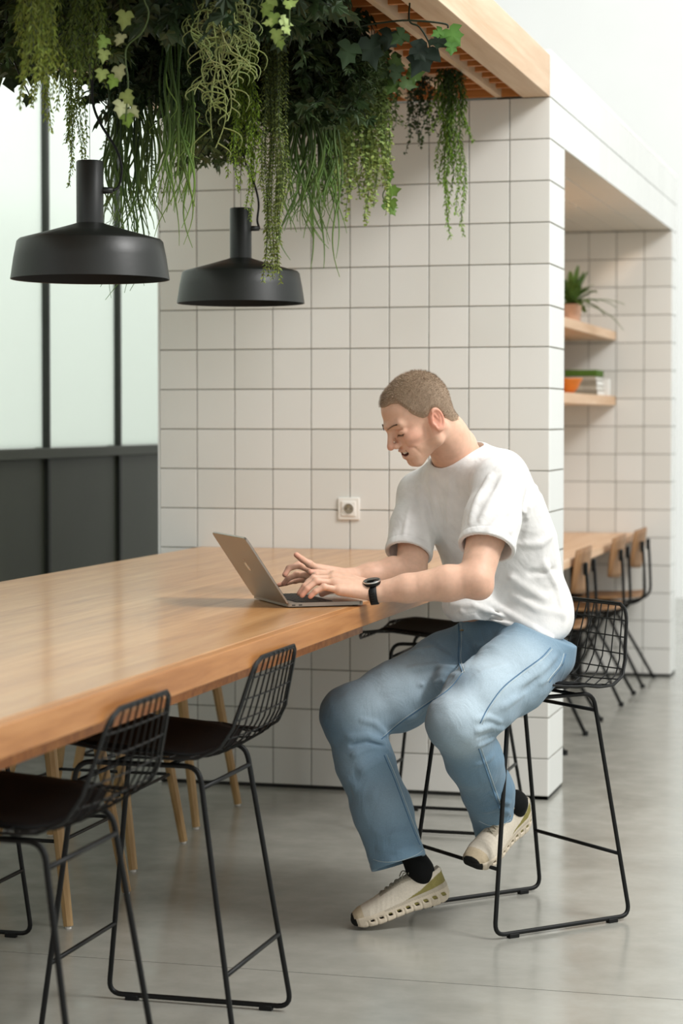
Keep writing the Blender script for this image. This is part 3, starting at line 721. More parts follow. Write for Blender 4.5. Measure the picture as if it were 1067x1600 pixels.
# round leaved
plant('round_leaf_vine', 'dense yellow-green round-leaved hanging plant right of the long grass', tips(520, 612, 255, 335, 40, lambda x: -abs(x-585)*.5)+[(578, 352), (574, 345), (603, 335), (545, 345)], 6.7, 'pearl', '3A5226', 'A2B468', .0175, .0095, .05, .010, .30)
plant('round_leaf_vine', 'darker small round-leaved plant behind the yellow-green one', tips(498, 545, 240, 320, 18)+tips(600, 625, 150, 205, 6), 6.9, 'pearl', '2C4020', '6A8246', .016, .0095, .05, .010, .2)
plant('round_leaf_vine', 'small dark-leaved vine against the tiles left of the bright one', [(638, 238), (641, 215), (652, 225), (655, 232), (660, 215), (646, 200), (664, 190), (674, 205), (683, 215), (690, 190), (636, 190), (670, 215)], 7.25, 'pearl', '2A3A22', '42552F', .016, .013, .01, .008, .2)

# moss: pale curly threads
def moss(px0, px1, tipsl, D, label):
    r0 = rootpt((px0+px1)/2, D); o = empty('hanging_moss', tuple(r0), label, 'hanging plant'); mb = MB()
    for px, py in tipsl:
        P = path(rootpt(px, D), at(px, py, D), .015, 44, .0)-r0
        a = rng.uniform(0, 6.28); q = np.arange(44); am = .014*np.sin(q*.35+a)[:, None]
        am *= .45; P = P+RD*am+FD*.006*np.cos(q*.45+a)[:, None]; c = cvar('96A066', 1, .18)[0]
        mb.tube(P, np.linspace(.0022, .0012, 44), 4, caps=False, col=c)
        for i in rng.randint(3, 43, 24):
            s = rng.choice([-1, 1]); L_ = rng.uniform(.008, .05); t = np.linspace(0, 1, 8)[:, None]
            b = P[i]+(RD*s*np.sin(t*2.2)+np.array([0, 0, 1])*(-t*1.2+rng.uniform(-.2, .5)*np.sin(t*3))+FD*rng.uniform(-.5, .5)*t)*L_
            mb.tube(b, np.linspace(.0017, .0006, 8), 4, caps=False, col=c)
    tag(mb.build('moss_threads', 'leaf', o, 'all'), kind='stuff')
moss(300, 395, [(310, 90), (318, 150), (325, 175), (334, 215), (345, 232), (352, 190), (360, 130), (372, 110), (380, 135), (385, 80), (342, 160), (330, 120), (348, 60), (366, 60), (305, 50), (376, 125)], 5.0, 'pale curly moss hanging at the top, middle of the plants')

# ivy with separate larger leaves
IVY = {}
def ivy_leaf(parent, p, d, nn, size, col, mat='leaf', name='leaf'):
    key = (col,)
    if key not in IVY:
        out = [(0, 0), (-.13, .10), (-.16, .30), (.02, .48), (.16, .58), (.24, .36), (.40, .36), (.60, .44), (.66, .22), (.82, .12), (1.06, 0)]
        full = out+[(x, -y) for x, y in out[-2:0:-1]]; c0 = np.array(lin(col))
        v = [(.33, 0, .0)]+[(x, y, .09*abs(y)*2-.25*max(0, x-.5)**1.3-.10*y*y*4) for x, y in full]
        v = np.array(v); f = [(0, i, i+1) for i in range(1, len(full))]+[(0, len(full), 1)]
        cc = np.tile(c0, (len(v), 1)); cc[0] = np.minimum(1, c0*1.35+.01); m_ = MB(); m_.add(v, f); m_.c.append(cc); IVY[key] = m_.mesh('leaf', 'leaf', 'all')
    o = bpy.data.objects.new(name, IVY[key]); COL.objects.link(o); o.parent = parent
    from mathutils import Matrix
    d = nrm(d); s = nrm(np.cross(d, nn)); n2 = np.cross(s, d)*-1; s = np.cross(n2, d)
    o.matrix_local = Matrix([[d[0]*size, s[0]*size, n2[0]*size, p[0]], [d[1]*size, s[1]*size, n2[1]*size, p[1]], [d[2]*size, s[2]*size, n2[2]*size, p[2]], [0, 0, 0, 1]])
def ivy(label, stempx, D, leaves, cols, stemcol='4A5A30', r=.002):
    """stempx: pixel path of the stem; leaves: (px,py,angle in picture deg,size m)"""
    P = [at(x, y, D) for x, y in stempx]; top = P[0].copy(); top[2] = max(ZC, top[2]); r0 = top
    if top[2]-P[0][2] > .02: P = [top]+P
    o = empty('ivy_vine', tuple(r0), label, 'hanging plant'); mb = MB(); mb.tube(curve(P, 40)-r0, r, 6, col=lin(stemcol)); mb.build('stem', 'leaf', o, 'all')
    for i, (x, y, a, s) in enumerate(leaves):
        a = radians(a); d = RD*cos(a)+np.array([0, 0, -sin(a)])+FD*rng.uniform(-.35, .35)
        ivy_leaf(o, at(x, y, D+rng.uniform(-.03, .03))-r0, d, -FD+RD*rng.uniform(-.5, .5)+np.array([0, 0, rng.uniform(0, .6)]), s, cols[i % len(cols)])
ivy('light green ivy hanging at the top above the right pendant lamp', [(452, -20), (452, 40), (450, 55), (437, 62)], 4.85,
    [(425, 0, 120, .034), (428, 22, 100, .032), (440, 30, 30, .030), (432, 48, 95, .03), (436, 60, 75, .028), (424, 34, 170, .022), (447, 8, -20, .03), (418, 8, 110, .03), (445, 42, 60, .022)], ['8CA25A', '7C954C', '9AAE66'])
ivy('variegated pale ivy in front of the grass, right of the left lamp cable', [(222, -20), (232, 20), (222, 50), (199, 72), (196, 95), (200, 130), (196, 190)], 4.75,
    [(196, 20, 100, .04), (190, 55, 110, .03), (165, 60, 120, .03), (163, 80, 100, .028), (185, 105, 80, .034), (180, 120, 110, .032), (195, 145, 60, .034), (190, 160, 100, .036), (198, 180, 80, .032), (160, 110, 100, .03), (205, 170, 50, .026)], ['8A9A5A', 'A6AC82', '6F8A3C'])
ivy('arching ivy runner reaching out under the slats at top right', [(520, 30), (545, 42), (585, 37), (630, 32), (670, 34), (697, 38), (700, 44)], 5.9,
    [(702, 46, 60, .062), (706, 68, 95, .038), (690, 48, 150, .034)], ['4C7530', '426A2A'], '1E2A18', .0028)
ivy('large dark ivy leaves hanging below the slats', [(640, 33), (655, 42), (668, 62), (672, 75)], 5.95,
    [(668, 75, 120, .092), (678, 60, 40, .05), (632, 52, 140, .05), (612, 50, 110, .065), (578, 62, 80, .085), (548, 70, 110, .07), (650, 75, 60, .05), (690, 62, 30, .035)], ['16261A', '1C2E1C', '2A4220'], '1E2A18', .0025)
ivy('green ivy leaves trailing along the right side of the foliage mass', [(590, 70), (606, 95), (625, 130), (632, 140)], 6.4,
    [(598, 80, 120, .05), (612, 92, 30, .045), (620, 105, 100, .05), (628, 128, 20, .05), (640, 122, -20, .05), (604, 110, 150, .045), (590, 100, 60, .045), (618, 128, 120, .05), (596, 62, 30, .04), (640, 105, 10, .035)], ['3C5428', '4A6432', '2C4220'], '3C4A28')
ivy('pale ivy tip below the round-leaved plant', [(600, 240), (607, 280), (598, 305), (606, 318)], 6.6,
    [(607, 268, 80, .035), (606, 300, -10, .045), (600, 318, 20, .045), (612, 312, 80, .035), (610, 325, 60, .03)], ['5E7E36', '6E8E40'], '4A5A30')
ivy('small dark ivy sprig against the frosted glass at the left edge', [(12, 60), (22, 95), (34, 125), (46, 150), (40, 165)], 5.6,
    [(10, 92, 190, .03), (14, 98, 120, .035), (24, 128, 170, .032), (34, 126, 200, .034), (28, 92, 60, .02), (44, 150, 100, .03)], ['1E2A16', '2A381C'], '241F16')
# dark bushy masses
def bush(label, x0, x1, y0, y1, D, n, col, tipc, shape='ivy', size=.045, seedpull=.0):
    cx = (x0+x1)/2; r0 = rootpt(cx, D); o = empty('hanging_ivy_bush', tuple(r0), label, 'hanging plant'); mb = MB()
    m_ = max(14, n//26)
    for k in range(m_):
        px = x0+(x1-x0)*(k+.5)/m_+rng.uniform(-6, 6); d = D+rng.uniform(-.35, .35); tip = at(px, rng.uniform(y0, y1), d); rt = rootpt(px, d)
        if tip[2] > ZC-.05: tip[2] = ZC-.12
        P = path(rt, tip, .04, 20)-r0; mb.tube(P, .0017, 4, caps=False, col=np.array(lin(col))*.6)
        Q, u = resample(P, .016); q = len(Q); a = rng.uniform(0, 6.28, q); of = RD*np.cos(a)[:, None]+FD*np.sin(a)[:, None]
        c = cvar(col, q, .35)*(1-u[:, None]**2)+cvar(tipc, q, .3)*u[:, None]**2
        leafset(mb, Q+of*rng.uniform(0, .05, (q, 1)), of+np.array([0, 0, -.8])+rng.normal(0, .3, Q.shape), of*.7+np.array([0, 0, .7])+rng.normal(0, .4, Q.shape), size*rng.uniform(.6, 1.2, q), size*rng.uniform(.6, 1.0, q), c, shape)
    tag(mb.build('leafy_strands', 'leaf', o), kind='stuff')
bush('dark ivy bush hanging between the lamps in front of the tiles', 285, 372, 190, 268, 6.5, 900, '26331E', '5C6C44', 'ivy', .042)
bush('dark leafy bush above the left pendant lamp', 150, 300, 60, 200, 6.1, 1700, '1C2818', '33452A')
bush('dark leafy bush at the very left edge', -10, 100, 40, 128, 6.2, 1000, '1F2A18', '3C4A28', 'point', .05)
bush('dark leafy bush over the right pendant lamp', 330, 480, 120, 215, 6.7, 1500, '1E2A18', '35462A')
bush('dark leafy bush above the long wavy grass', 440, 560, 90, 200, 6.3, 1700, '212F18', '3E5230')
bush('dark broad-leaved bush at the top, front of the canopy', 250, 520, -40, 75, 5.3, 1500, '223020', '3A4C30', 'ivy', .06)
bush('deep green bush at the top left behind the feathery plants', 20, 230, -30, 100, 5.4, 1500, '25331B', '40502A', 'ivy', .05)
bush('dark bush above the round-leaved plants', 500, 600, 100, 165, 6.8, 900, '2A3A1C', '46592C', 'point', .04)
# airy asparagus fern
r0 = rootpt(560, 6.2); af = empty('asparagus_fern', tuple(r0), 'airy needle-leaved fern below the slats, right of the dark bushes', 'hanging plant'); mb = MB()
for k in range(60):
    s = at(rng.uniform(545, 600), rng.uniform(60, 95), 6.2+rng.uniform(-.15, .15))-r0; e = at(rng.uniform(470, 600), rng.uniform(90, 175), 6.2+rng.uniform(-.15, .15))-r0
    P = path(s, e, .02, 12); mb.tube(P, .0011, 3, caps=False, col=lin('3A4A26')); Q, u = resample(P, .005); q = len(Q)
    for r_ in range(2): leafset(mb, Q, rng.normal(0, 1, Q.shape), rng.normal(0, 1, Q.shape), rng.uniform(.015, .03, q), np.full(q, .0022), cvar('3C4C26', q), 'point')
for k in range(3): mb.tube(path(np.array([0, 0, 0.])+RD*rng.uniform(-.03, .06), at(rng.uniform(548, 590), 75, 6.2)-r0, .01, 8), .0016, 4, col=lin('3A3224'))
tag(mb.build('needles', 'leaf', af), kind='stuff')

# ------------------------------------------------------------------ figure: implicit surfaces meshed with surface nets
F32 = np.float32
def A(p): return np.asarray(p, F32)
def cap(P, a, b, ra, rb):
    a, b = A(a), A(b); d = b-a; t = np.clip(((P-a)@d)/max(1e-9, float(d@d)), 0, 1)
    return np.linalg.norm(P-a-t[:, None]*d, axis=1)-(ra+(rb-ra)*t)
def chain(P, pts, rs, k=.01):
    d = None
    for i in range(len(pts)-1):
        e = cap(P, pts[i], pts[i+1], rs[i], rs[i+1]); d = e if d is None else smin(d, e, k)
    return d
def ell(P, c, r, R=None):
    q = P-A(c)
    if R is not None: q = q@A(R).T
    q = q/A(r); k0 = np.linalg.norm(q, axis=1); k1 = np.linalg.norm(q/A(r), axis=1)+1e-9
    return k0*(k0-1)/k1
def smin(a, b, k): h = np.clip(.5+.5*(b-a)/k, 0, 1); return b+(a-b)*h-k*h*(1-h)
def smax(a, b, k): return -smin(-a, -b, k)
def loft(P, cs, L_, Fv, a, b, ends=.03):
    """body of elliptical sections: centres cs, side axis L_, front axis Fv, half sizes a,b"""
    cs = A(cs); s = np.r_[0, np.cumsum(np.linalg.norm(np.diff(cs, axis=0), axis=1))]
    ax = cs[-1]-cs[0]; ax = ax/np.linalg.norm(ax); t = (P-cs[0])@ax; ts = (cs-cs[0])@ax; tc = np.clip(t, ts[0], ts[-1])
    C = np.stack([np.interp(tc, ts, cs[:, i]) for i in range(3)], 1).astype(F32)
    aa = np.interp(tc, ts, a); bb = np.interp(tc, ts, b); q = P-C; L_ = A(nrm(np.array(L_)-ax*np.dot(L_, ax))); Fv = A(np.cross(ax, L_))
    x = q@L_; y = q@Fv; k0 = np.sqrt((x/aa)**2+(y/bb)**2)+1e-6; k1 = np.sqrt((x/aa**2)**2+(y/bb**2)**2)+1e-6
    d = k0*(k0-1)/k1; e = np.abs(t-tc)
    return np.where(e > 0, np.sqrt(np.maximum(d, 0)**2+e**2)+np.minimum(d, 0)*0, d).astype(F32) if ends == 0 else smax(d.astype(F32), np.maximum(t-ts[-1], ts[0]-t).astype(F32), ends)
def surfnet(fn, lo, hi, h, B=8, margin=1.5):
    lo = np.array(lo, float); n = (np.ceil((np.array(hi)-lo)/h/B).astype(int))*B; nb = n//B
    g = [lo[i]+(np.arange(nb[i])*B+(B-1)/2)*h for i in range(3)]
    C = np.stack(np.meshgrid(*g, indexing='ij'), -1).reshape(-1, 3).astype(F32); dc = fn(C)
    act = np.abs(dc) < B*h*.87*margin
    vol = np.repeat(np.repeat(np.repeat(np.where(dc < 0, -1, 1).reshape(nb).astype(F32), B, 0), B, 1), B, 2)
    off = np.stack(np.meshgrid(*[np.arange(B)]*3, indexing='ij'), -1).reshape(-1, 3)
    idx = np.argwhere(act.reshape(nb)); V6 = vol.reshape(nb[0], B, nb[1], B, nb[2], B)
    for s in range(0, len(idx), 400):
        q = idx[s:s+400]; P = (lo+(q[:, None]*B+off[None])*h).reshape(-1, 3).astype(F32); d = fn(P).reshape(len(q), B, B, B)
        V6[q[:, 0], :, q[:, 1], :, q[:, 2], :] = d
    ins = vol < 0; nx, ny, nz = vol.shape; cnt = np.zeros((nx-1, ny-1, nz-1), np.uint8)
    sl = lambda a, i, j, k: a[i:nx-1+i, j:ny-1+j, k:nz-1+k]
    for i in (0, 1):
        for j in (0, 1):
            for k in (0, 1): cnt += sl(ins, i, j, k)
    cells = np.argwhere((cnt > 0) & (cnt < 8)); cid = np.full(cnt.shape, -1, np.int32); cid[tuple(cells.T)] = np.arange(len(cells))
    acc = np.zeros((len(cells), 3)); num = np.zeros(len(cells)); cr = [(i, j, k) for i in (0, 1) for j in (0, 1) for k in (0, 1)]
    val = {c: vol[cells[:, 0]+c[0], cells[:, 1]+c[1], cells[:, 2]+c[2]] for c in cr}
    for a in cr:
        for ax in range(3):
            if a[ax] == 0:
                b = list(a); b[ax] = 1; b = tuple(b); va, vb = val[a], val[b]; m_ = (va < 0) != (vb < 0)
                t = np.where(m_, va/(va-vb+1e-12), 0); p = np.tile(np.array(a, float), (len(cells), 1)); p[:, ax] = t
                acc[m_] += p[m_]; num[m_] += 1
    V = lo+(cells+acc/num[:, None])*h; Fs = []
    for ax in range(3):
        o1, o2 = [(1, 2), (2, 0), (0, 1)][ax]
        a = ins[1:-1, 1:-1, 1:-1]; sh = [slice(1, -1)]*3; sh[ax] = slice(2, None); b = ins[tuple(sh)]
        e = np.argwhere(a != b)+1; flip = ins[tuple(e.T)]
        def cc(d1, d2): q = e.copy(); q[:, o1] -= d1; q[:, o2] -= d2; return cid[tuple(q.T)]
        q = np.stack([cc(0, 0), cc(1, 0), cc(1, 1), cc(0, 1)], 1); q[~flip] = q[~flip][:, ::-1]; Fs.append(q)
    Fq = np.vstack(Fs); Fq = Fq[(Fq >= 0).all(1)]
    return V, Fq
def np_mesh(name, V, Fq, mat, col=None):
    me = bpy.data.meshes.new(name); me.vertices.add(len(V)); me.vertices.foreach_set('co', V.astype(F32).ravel())
    me.loops.add(Fq.size); me.loops.foreach_set('vertex_index', Fq.ravel().astype(np.int32)); me.polygons.add(len(Fq))
    me.polygons.foreach_set('loop_start', np.arange(0, Fq.size, 4, dtype=np.int32)); me.polygons.foreach_set('use_smooth', [True]*len(Fq))
    me.update(); me.validate()
    if col is not None: setcol(me, col)
    me.materials.append(M[mat]); return me
def relax(V, Fq, it=1, lam=.5):
    e = np.vstack([Fq[:, [0, 1]], Fq[:, [1, 2]], Fq[:, [2, 3]], Fq[:, [3, 0]]]); n = len(V)
    for _ in range(it):
        s = np.zeros_like(V); c = np.bincount(e[:, 0], minlength=n)+np.bincount(e[:, 1], minlength=n)
        for i in range(3): s[:, i] = np.bincount(e[:, 0], V[e[:, 1], i], n)+np.bincount(e[:, 1], V[e[:, 0], i], n)
        V = V*(1-lam)+lam*s/np.maximum(c, 1)[:, None]
    return V
def bounds(pts, pad): p = np.array(pts); return p.min(0)-pad, p.max(0)+pad
def march(fn, x, y, D0=5.0, D1=6.6):
    o = CAM; d = ray(x, y); t = D0
    for _ in range(90):
        v = float(fn((o+d*t)[None].astype(F32))[0])
        if v < .0004: return o+d*t
        t += max(.0008, v*.7)
        if t > D1: return None
    return o+d*t
def onsurf(fn, pts, n=30):
    """pixel polyline -> smooth polyline on the surface"""
    px = curve([(x, y, 0) for x, y in pts], n)[:, :2]; out = [march(fn, x, y) for x, y in px]; return np.array([p for p in out if p is not None])
def folds(P, d, fl):
    for a, b, w_, h_ in fl:
        ab = b-a; t = np.clip(((P-a)@ab)/float(ab@ab+1e-9), 0, 1); r2 = ((P-a-t[:, None]*ab)**2).sum(1); d = d-h_*np.exp(-r2/(w_*w_))*np.clip(np.minimum(t, 1-t)*3+.45, 0, 1)
    return d
def mkfolds(fn, spec):
    out = []
    for pts, w_, h_ in spec:
        q = [march(fn, x, y) for x, y in pts]; q = [p for p in q if p is not None]
        for a, b in zip(q, q[1:]): out.append((A(a), A(b), w_, h_))
    return out
BASE = np.array([.22, -1.80, 0.]); man = empty('person', tuple(BASE), 'man in white t-shirt and light blue jeans sitting on a stool, typing on a laptop', 'person')
l2w = lambda R_, Fw, Z=0: RD*R_+FD*Fw+np.array([0, 0, Z])
LV = nrm(l2w(.67, -.74)); FV = nrm(l2w(-.74, -.67))          # his left, his front

# ---- head frame
HD = 5.70; HO = at(657, 645, HD)
hy = radians(22); f0 = nrm(l2w(-cos(hy), -sin(hy))); s0 = np.cross([0, 0, 1.], f0)   # left side of the head
tl = radians(33); HF = f0*cos(tl)+np.array([0, 0, -sin(tl)]); HU = np.cross(HF, s0)
HF, HU, HS = nrm(HF), nrm(HU), nrm(s0)
if HU[2] < 0: HU = -HU
HM = np.stack([HF, HU, HS]); sc = HD/5.8
def hw(f, u, s): return HO+(HF*f+HU*u+HS*s)*sc
def head_local(P): return ((P-A(HO))@A(HM).T)/F32(sc)
def head_sdf(q):
    """q in head coordinates (front, up, left)"""
    m = q.copy(); m[:, 2] = np.abs(m[:, 2]); E = lambda c, r, R=None: ell(m, c, r, R); C_ = lambda a, b, ra, rb: cap(m, a, b, ra, rb)
    d = ell(m, (0, .030, 0), (.082, .079, .071))
    d = smin(d, ell(m, (-.026, .018, 0), (.058, .070, .067)), .03)
    d = smin(d, ell(m, (.044, .034, 0), (.055, .060, .057)), .02)
    d = smin(d, ell(m, (.048, -.038, 0), (.054, .064, .049)), .03)          # mid face
    d = smin(d, C_((.084, -.1, .0), (.082, -.1, .012), .0145, .0145), .022)        # chin
    d = smin(d, C_((.080, -.098, .014), (.016, -.072, .050), .015, .017), .02)       # jaw
    d = smin(d, C_((.016, -.072, .050), (.006, -.03, .062), .017, .014), .02)
    d = smin(d, E((.066, -.030, .036), (.028, .018, .020)), .014)                # cheek bone / smile
    d = smin(d, C_((.101, .019, .005), (.083, .017, .040), .0105, .009), .018)     # brow
    d = smin(d, E((.080, -.068, .010), (.025, .026, .026)), .014)              # mouth mound
    d = smax(d, -E((.112, -.003, .030), (.020, .0105, .017)), .010)               # eye socket
    d = smin(d, E((.083, -.0045, .0305), (.0135, .0122, .0155)), .006)            # lids
    d = smax(d, -C_((.0950, -.0095, .021), (.0890, -.0120, .042), .0016, .0012), .0012)      # lid slit
    d = smax(d, -C_((.0960, .0035, .019), (.0870, .0030, .043), .0022, .0018), .003)     # crease
    d = smin(d, C_((.102, .006, 0), (.122, -.024, 0), .0080, .0088), .010)
    d = smin(d, ell(m, (.1235, -.0305, 0), (.0115, .0095, .0105)), .006)
    d = smin(d, E((.1115, -.0350, .0125), (.0110, .0085, .0072)), .006)
    d = smax(d, -C_((.121, -.0415, .0055), (.115, -.040, .0075), .0032, .0036), .002)
    d = d+.0020*np.exp(-(cap(m, (.106, -.036, .021), (.081, -.060, .040), 0, 0)**2)/(.004**2))+.0007*np.exp(-(cap(m, (.081, -.060, .040), (.074, -.084, .038), 0, 0)**2)/(.0035**2))
    d = d-.0022*np.exp(-(cap(m, (.090, -.042, .036), (.070, -.066, .047), 0, 0)**2)/(.010**2))
    for a, b in (((.1060, -.0570, 0), (.1035, -.0565, .012)), ((.1035, -.0565, .012), (.0870, -.0495, .0290))): d = smin(d, C_(a, b, .0044, .0034), .004)
    for a, b in (((.1030, -.0805, 0), (.1000, -.0775, .014)), ((.1000, -.0785, .014), (.0865, -.0515, .0290))): d = smin(d, C_(a, b, .0050, .0034), .004)
    d = smax(d, -ell(m, (.098, -.0660, 0), (.024, .0086, .0255), np.array([[1, 0, 0], [0, 1, 0], [0, 0, 1.]])), .002)
    d = d+.0015*np.exp(-((m[:, 0]-.098)**2+(m[:, 1]+.090)**2)/(.006**2))
    # ear (left/right)
    ca, sa = cos(.25), sin(.25); R = np.array([[ca, sa, 0], [-sa, ca, 0], [0, 0, 1]])
    ec = np.array([-.0025, -.022, .0725]); e = ell(m, ec, (.0195, .031, .0085), R)
    q2 = (m-A(ec+[0, 0, .006]))@A(R).T; rr = np.sqrt((q2[:, 0]/.0170)**2+(q2[:, 1]/.0275)**2); rim = np.sqrt(((rr-1)*.019)**2+(q2[:, 2])**2)-.0036
    rim = smax(rim, (q2[:, 0]-.012), .004)
    e = smax(e, -ell(m, ec+[.001, .004, .012], (.0105, .0195, .0115), R), .003); e = smin(e, rim, .003)
    e = smin(e, ell(m, ec+[.004, -.026, .003], (.0085, .0085, .0055)), .006)
    e = smin(e, cap(m, ec+[-.004, -.004, .002], ec+[-.001, .014, .003], .0028, .0028), .004)
    e = smax(e, -ell(m, ec+[.008, -.004, .004], (.006, .008, .009)), .003)
    return smin(d, e, .005)

# ---- arms and hands
SL, SRr = at(780, 757, 5.62), at(657, 772, 5.93)
EL, WL = at(743, 906, 5.47), at(590, 925, 5.50)
ER, WR = at(642, 893, 5.80), at(549, 903, 5.73)
NB = at(708, 700, 5.79)
def finger(P, pts, r0, r1, k=.003): return chain(P, pts, list(np.linspace(r0, r1, len(pts))), k)
HLf = [([(530, 922, 5.47), (506, 917, 5.46), (493, 924, 5.455), (485, 932, 5.455)], .0090, .0066),
       ([(522, 911, 5.49), (494, 908, 5.475), (480, 920, 5.465), (472, 930, 5.465)], .0098, .0072),
       ([(520, 904, 5.515), (490, 904, 5.50), (476, 916, 5.49), (468, 927, 5.49)], .0100, .0074),
       ([(522, 899, 5.54), (494, 899, 5.54), (481, 910, 5.53), (474, 921, 5.53)], .0098, .0072),
       ([(555, 924, 5.54), (533, 920, 5.58), (515, 922, 5.60), (503, 928, 5.61)], .0125, .0085)]
HRf = [([(497, 889, 5.66), (483, 881, 5.64), (472, 874, 5.63), (463, 867, 5.62)], .0102, .0074),
       ([(487, 891, 5.69), (466, 883, 5.66), (451, 888, 5.64), (445, 898, 5.635)], .0100, .0072),
       ([(482, 898, 5.72), (463, 898, 5.70), (450, 904, 5.69), (443, 912, 5.69)], .0096, .0068),
       ([(480, 905, 5.75), (461, 907, 5.74), (447, 911, 5.73), (436, 914, 5.73)], .0088, .0062),
       ([(525, 903, 5.66), (509, 897, 5.62), (496, 895, 5.60), (485, 894, 5.59)], .0120, .0082)]
HLf = [([at(*p) for p in q], a, b) for q, a, b in HLf]; HRf = [([at(*p) for p in q], a, b) for q, a, b in HRf]
def arms(P):
    cl, cr_ = (WL+HLf[1][0][1])/2, (WR+HRf[1][0][1])/2; P0 = P
    nl = np.linalg.norm(P-A(cl), axis=1) < .17; nr = np.linalg.norm(P-A(cr_), axis=1) < .17
    d, e = arms0(P)
    for k, m_, W_, H_ in ((0, nl, WL, HLf), (1, nr, WR, HRf)):
        if m_.any():
            x = (d, e)[k]; x[m_] = hand(P[m_], x[m_], W_, H_, k)
    return np.minimum(d, e)
def hand(P, d, W_, H_, k):
    mc = [q[0][0] for q in H_]; pl = None
    for i, r in ((0, .0140), (1, .0150), (2, .0152), (3, .0142)):
        w0 = W_*(1-.12)+mc[i]*.12; e = cap(P, w0+(mc[i]-mc[1])*.25, mc[i], .0205, r); pl = e if pl is None else smin(pl, e, .010)
    pl = smin(pl, cap(P, W_, mc[4], .0195, .0145), .012); d = smin(d, pl, .012)
    for pts, a, b in H_:
        d = smin(d, finger(P, pts, a, b), .0045); d = smin(d, ell(P, pts[1], (a*1.06,)*3), .003)
    return d
def arms0(P):
    d = chain(P, [SL, EL*.55+SL*.45, EL], [.052, .0495, .0435], .012)
    fa = EL*.72+WL*.28
    d = smin(d, chain(P, [EL, fa, EL*.3+WL*.7, WL], [.043, .0455, .036, .0265], .015), .014)
    d = smin(d, ell(P, EL+np.array([0, 0, -.022])+RD*.012, (.03, .03, .028)), .02)
    # right arm
    e = chain(P, [SRr, SRr*.4+ER*.6, ER], [.048, .0455, .042], .012)
    e = smin(e, chain(P, [ER, ER*.7+WR*.3, ER*.3+WR*.7, WR], [.042, .044, .034, .0255], .015), .014)
    return d, e
NK0 = hw(-.022, -.045, 0)
def neck(P, ex=0):
    d = chain(P, [NK0, (NK0+NB)/2+RD*.002, NB], [.055+ex, .058+ex, .066+ex], .02)
    return d
SP = [at(x, y, D) for x, y, D in ((800, 1005, 5.93), (797, 965, 5.93), (792, 915, 5.93), (777, 850, 5.90), (752, 790, 5.86), (728, 740, 5.83), (712, 703, 5.80))]
def torso(P, g=0):
    return loft(P, SP, LV, FV, np.array([.180, .180, .178, .192, .202, .170, .075])+g, np.array([.150, .142, .134, .135, .128, .100, .075])+g, .05)
def body(P):
    q = head_local(P); d = np.full(len(P), 9., F32); hm = (np.abs(q).max(1) < .2)
    if hm.any(): d[hm] = head_sdf(q[hm])*sc
    d[~hm] = np.linalg.norm(q[~hm], axis=1)*sc-.12
    nk = neck(P); strn = cap(P, hw(-.015, -.055, .053), NB-LV*.01+FV*.035, .012, .012)
    d = smin(d, nk, .022); d = smin(d, strn, .02)
    d = smin(d, torso(P, -.022), .03)
    return np.minimum(d, 9) if False else smin(d, arms(P), .02)
lo, hi = bounds([p for q_ in HLf+HRf for p in q_[0]]+[HO+.12, HO-.12, WL, EL, SL, SRr, SP[0]+LV*.17, SP[0]-LV*.17, SP[0]+FV*.15, SP[0]-FV*.15, HRf[3][0][3]], .06)
import time; _t = time.time()
V, Fq = surfnet(body, lo, hi, .0021, margin=2.6); V = relax(V, Fq, 1, .4)
def skincol(V):
    n = len(V); c = np.tile(lin('DBB198'), (n, 1)); q = head_local(V.astype(F32)).astype(float); m = q.copy(); m[:, 2] = np.abs(m[:, 2])
    def blend(c, mask, colr): mask = mask[:, None]; return c*(1-mask)+np.array(lin(colr))*mask
    g = lambda p, r: np.exp(-((m-np.array(p))**2).sum(1)/r**2)
    c = blend(c, .55*g((.072, -.030, .045), .03), 'D99A82'); c = blend(c, .6*g((.125, -.032, 0), .016), 'D98E76')
    ear = g((-.003, -.022, .080), .030)*(m[:, 2] > .066); c = blend(c, np.clip(ear*1.1, 0, .7), 'D88E78')
    lip = np.maximum(np.exp(-(cap(m, (.1050, -.0570, 0), (.087, -.0495, .0290), 0, 0)/.0044)**4), np.exp(-(cap(m, (.1020, -.0805, 0), (.0865, -.0515, .0290), 0, 0)/.0062)**4)); c = blend(c, .8*lip, 'C47468')
    mo = (m[:, 0] < .1010) & (np.abs(m[:, 1]+.066) < .0095) & (m[:, 2] < .024) & (m[:, 0] > .06); c[mo] = lin('6A2A24')
    c = blend(c, .5*np.exp(-(cap(m, (.096, -.0098, .020), (.089, -.012, .043), 0, 0)/.0022)**2), '6B4636')
    c = blend(c, .45*np.exp(-(cap(m, (.108, .017, .010), (.088, .017, .046), 0, 0)/.0055)**2), 'A87F5E')
    c = blend(c, .3*g((.085, -.095, 0), .03), 'C99A80'); c = blend(c, .30*((q[:, 0] < .09) & (q[:, 1] < -.06) & (m[:, 2] > .012) & (q[:, 0] > .02) & (q[:, 1] > -.12)), 'C7A084')
    for hnd in (HLf, HRf):
        for pts, a, b in hnd:
            d3 = np.linalg.norm(V-pts[-1], axis=1); c = blend(c, .55*np.exp(-(d3/.014)**2), 'DE8A74')
            for j in (1, 2): c = blend(c, .35*np.exp(-(np.linalg.norm(V-pts[j], axis=1)/.010)**2), 'D8917A')
    c = blend(c, .35*np.exp(-(np.linalg.norm(V-EL-np.array([0, 0, -.03]), axis=1)/.05)**2), 'D69A82')
    return c
link('body', np_mesh('body', V-BASE, Fq, 'skin', skincol(V)), man)

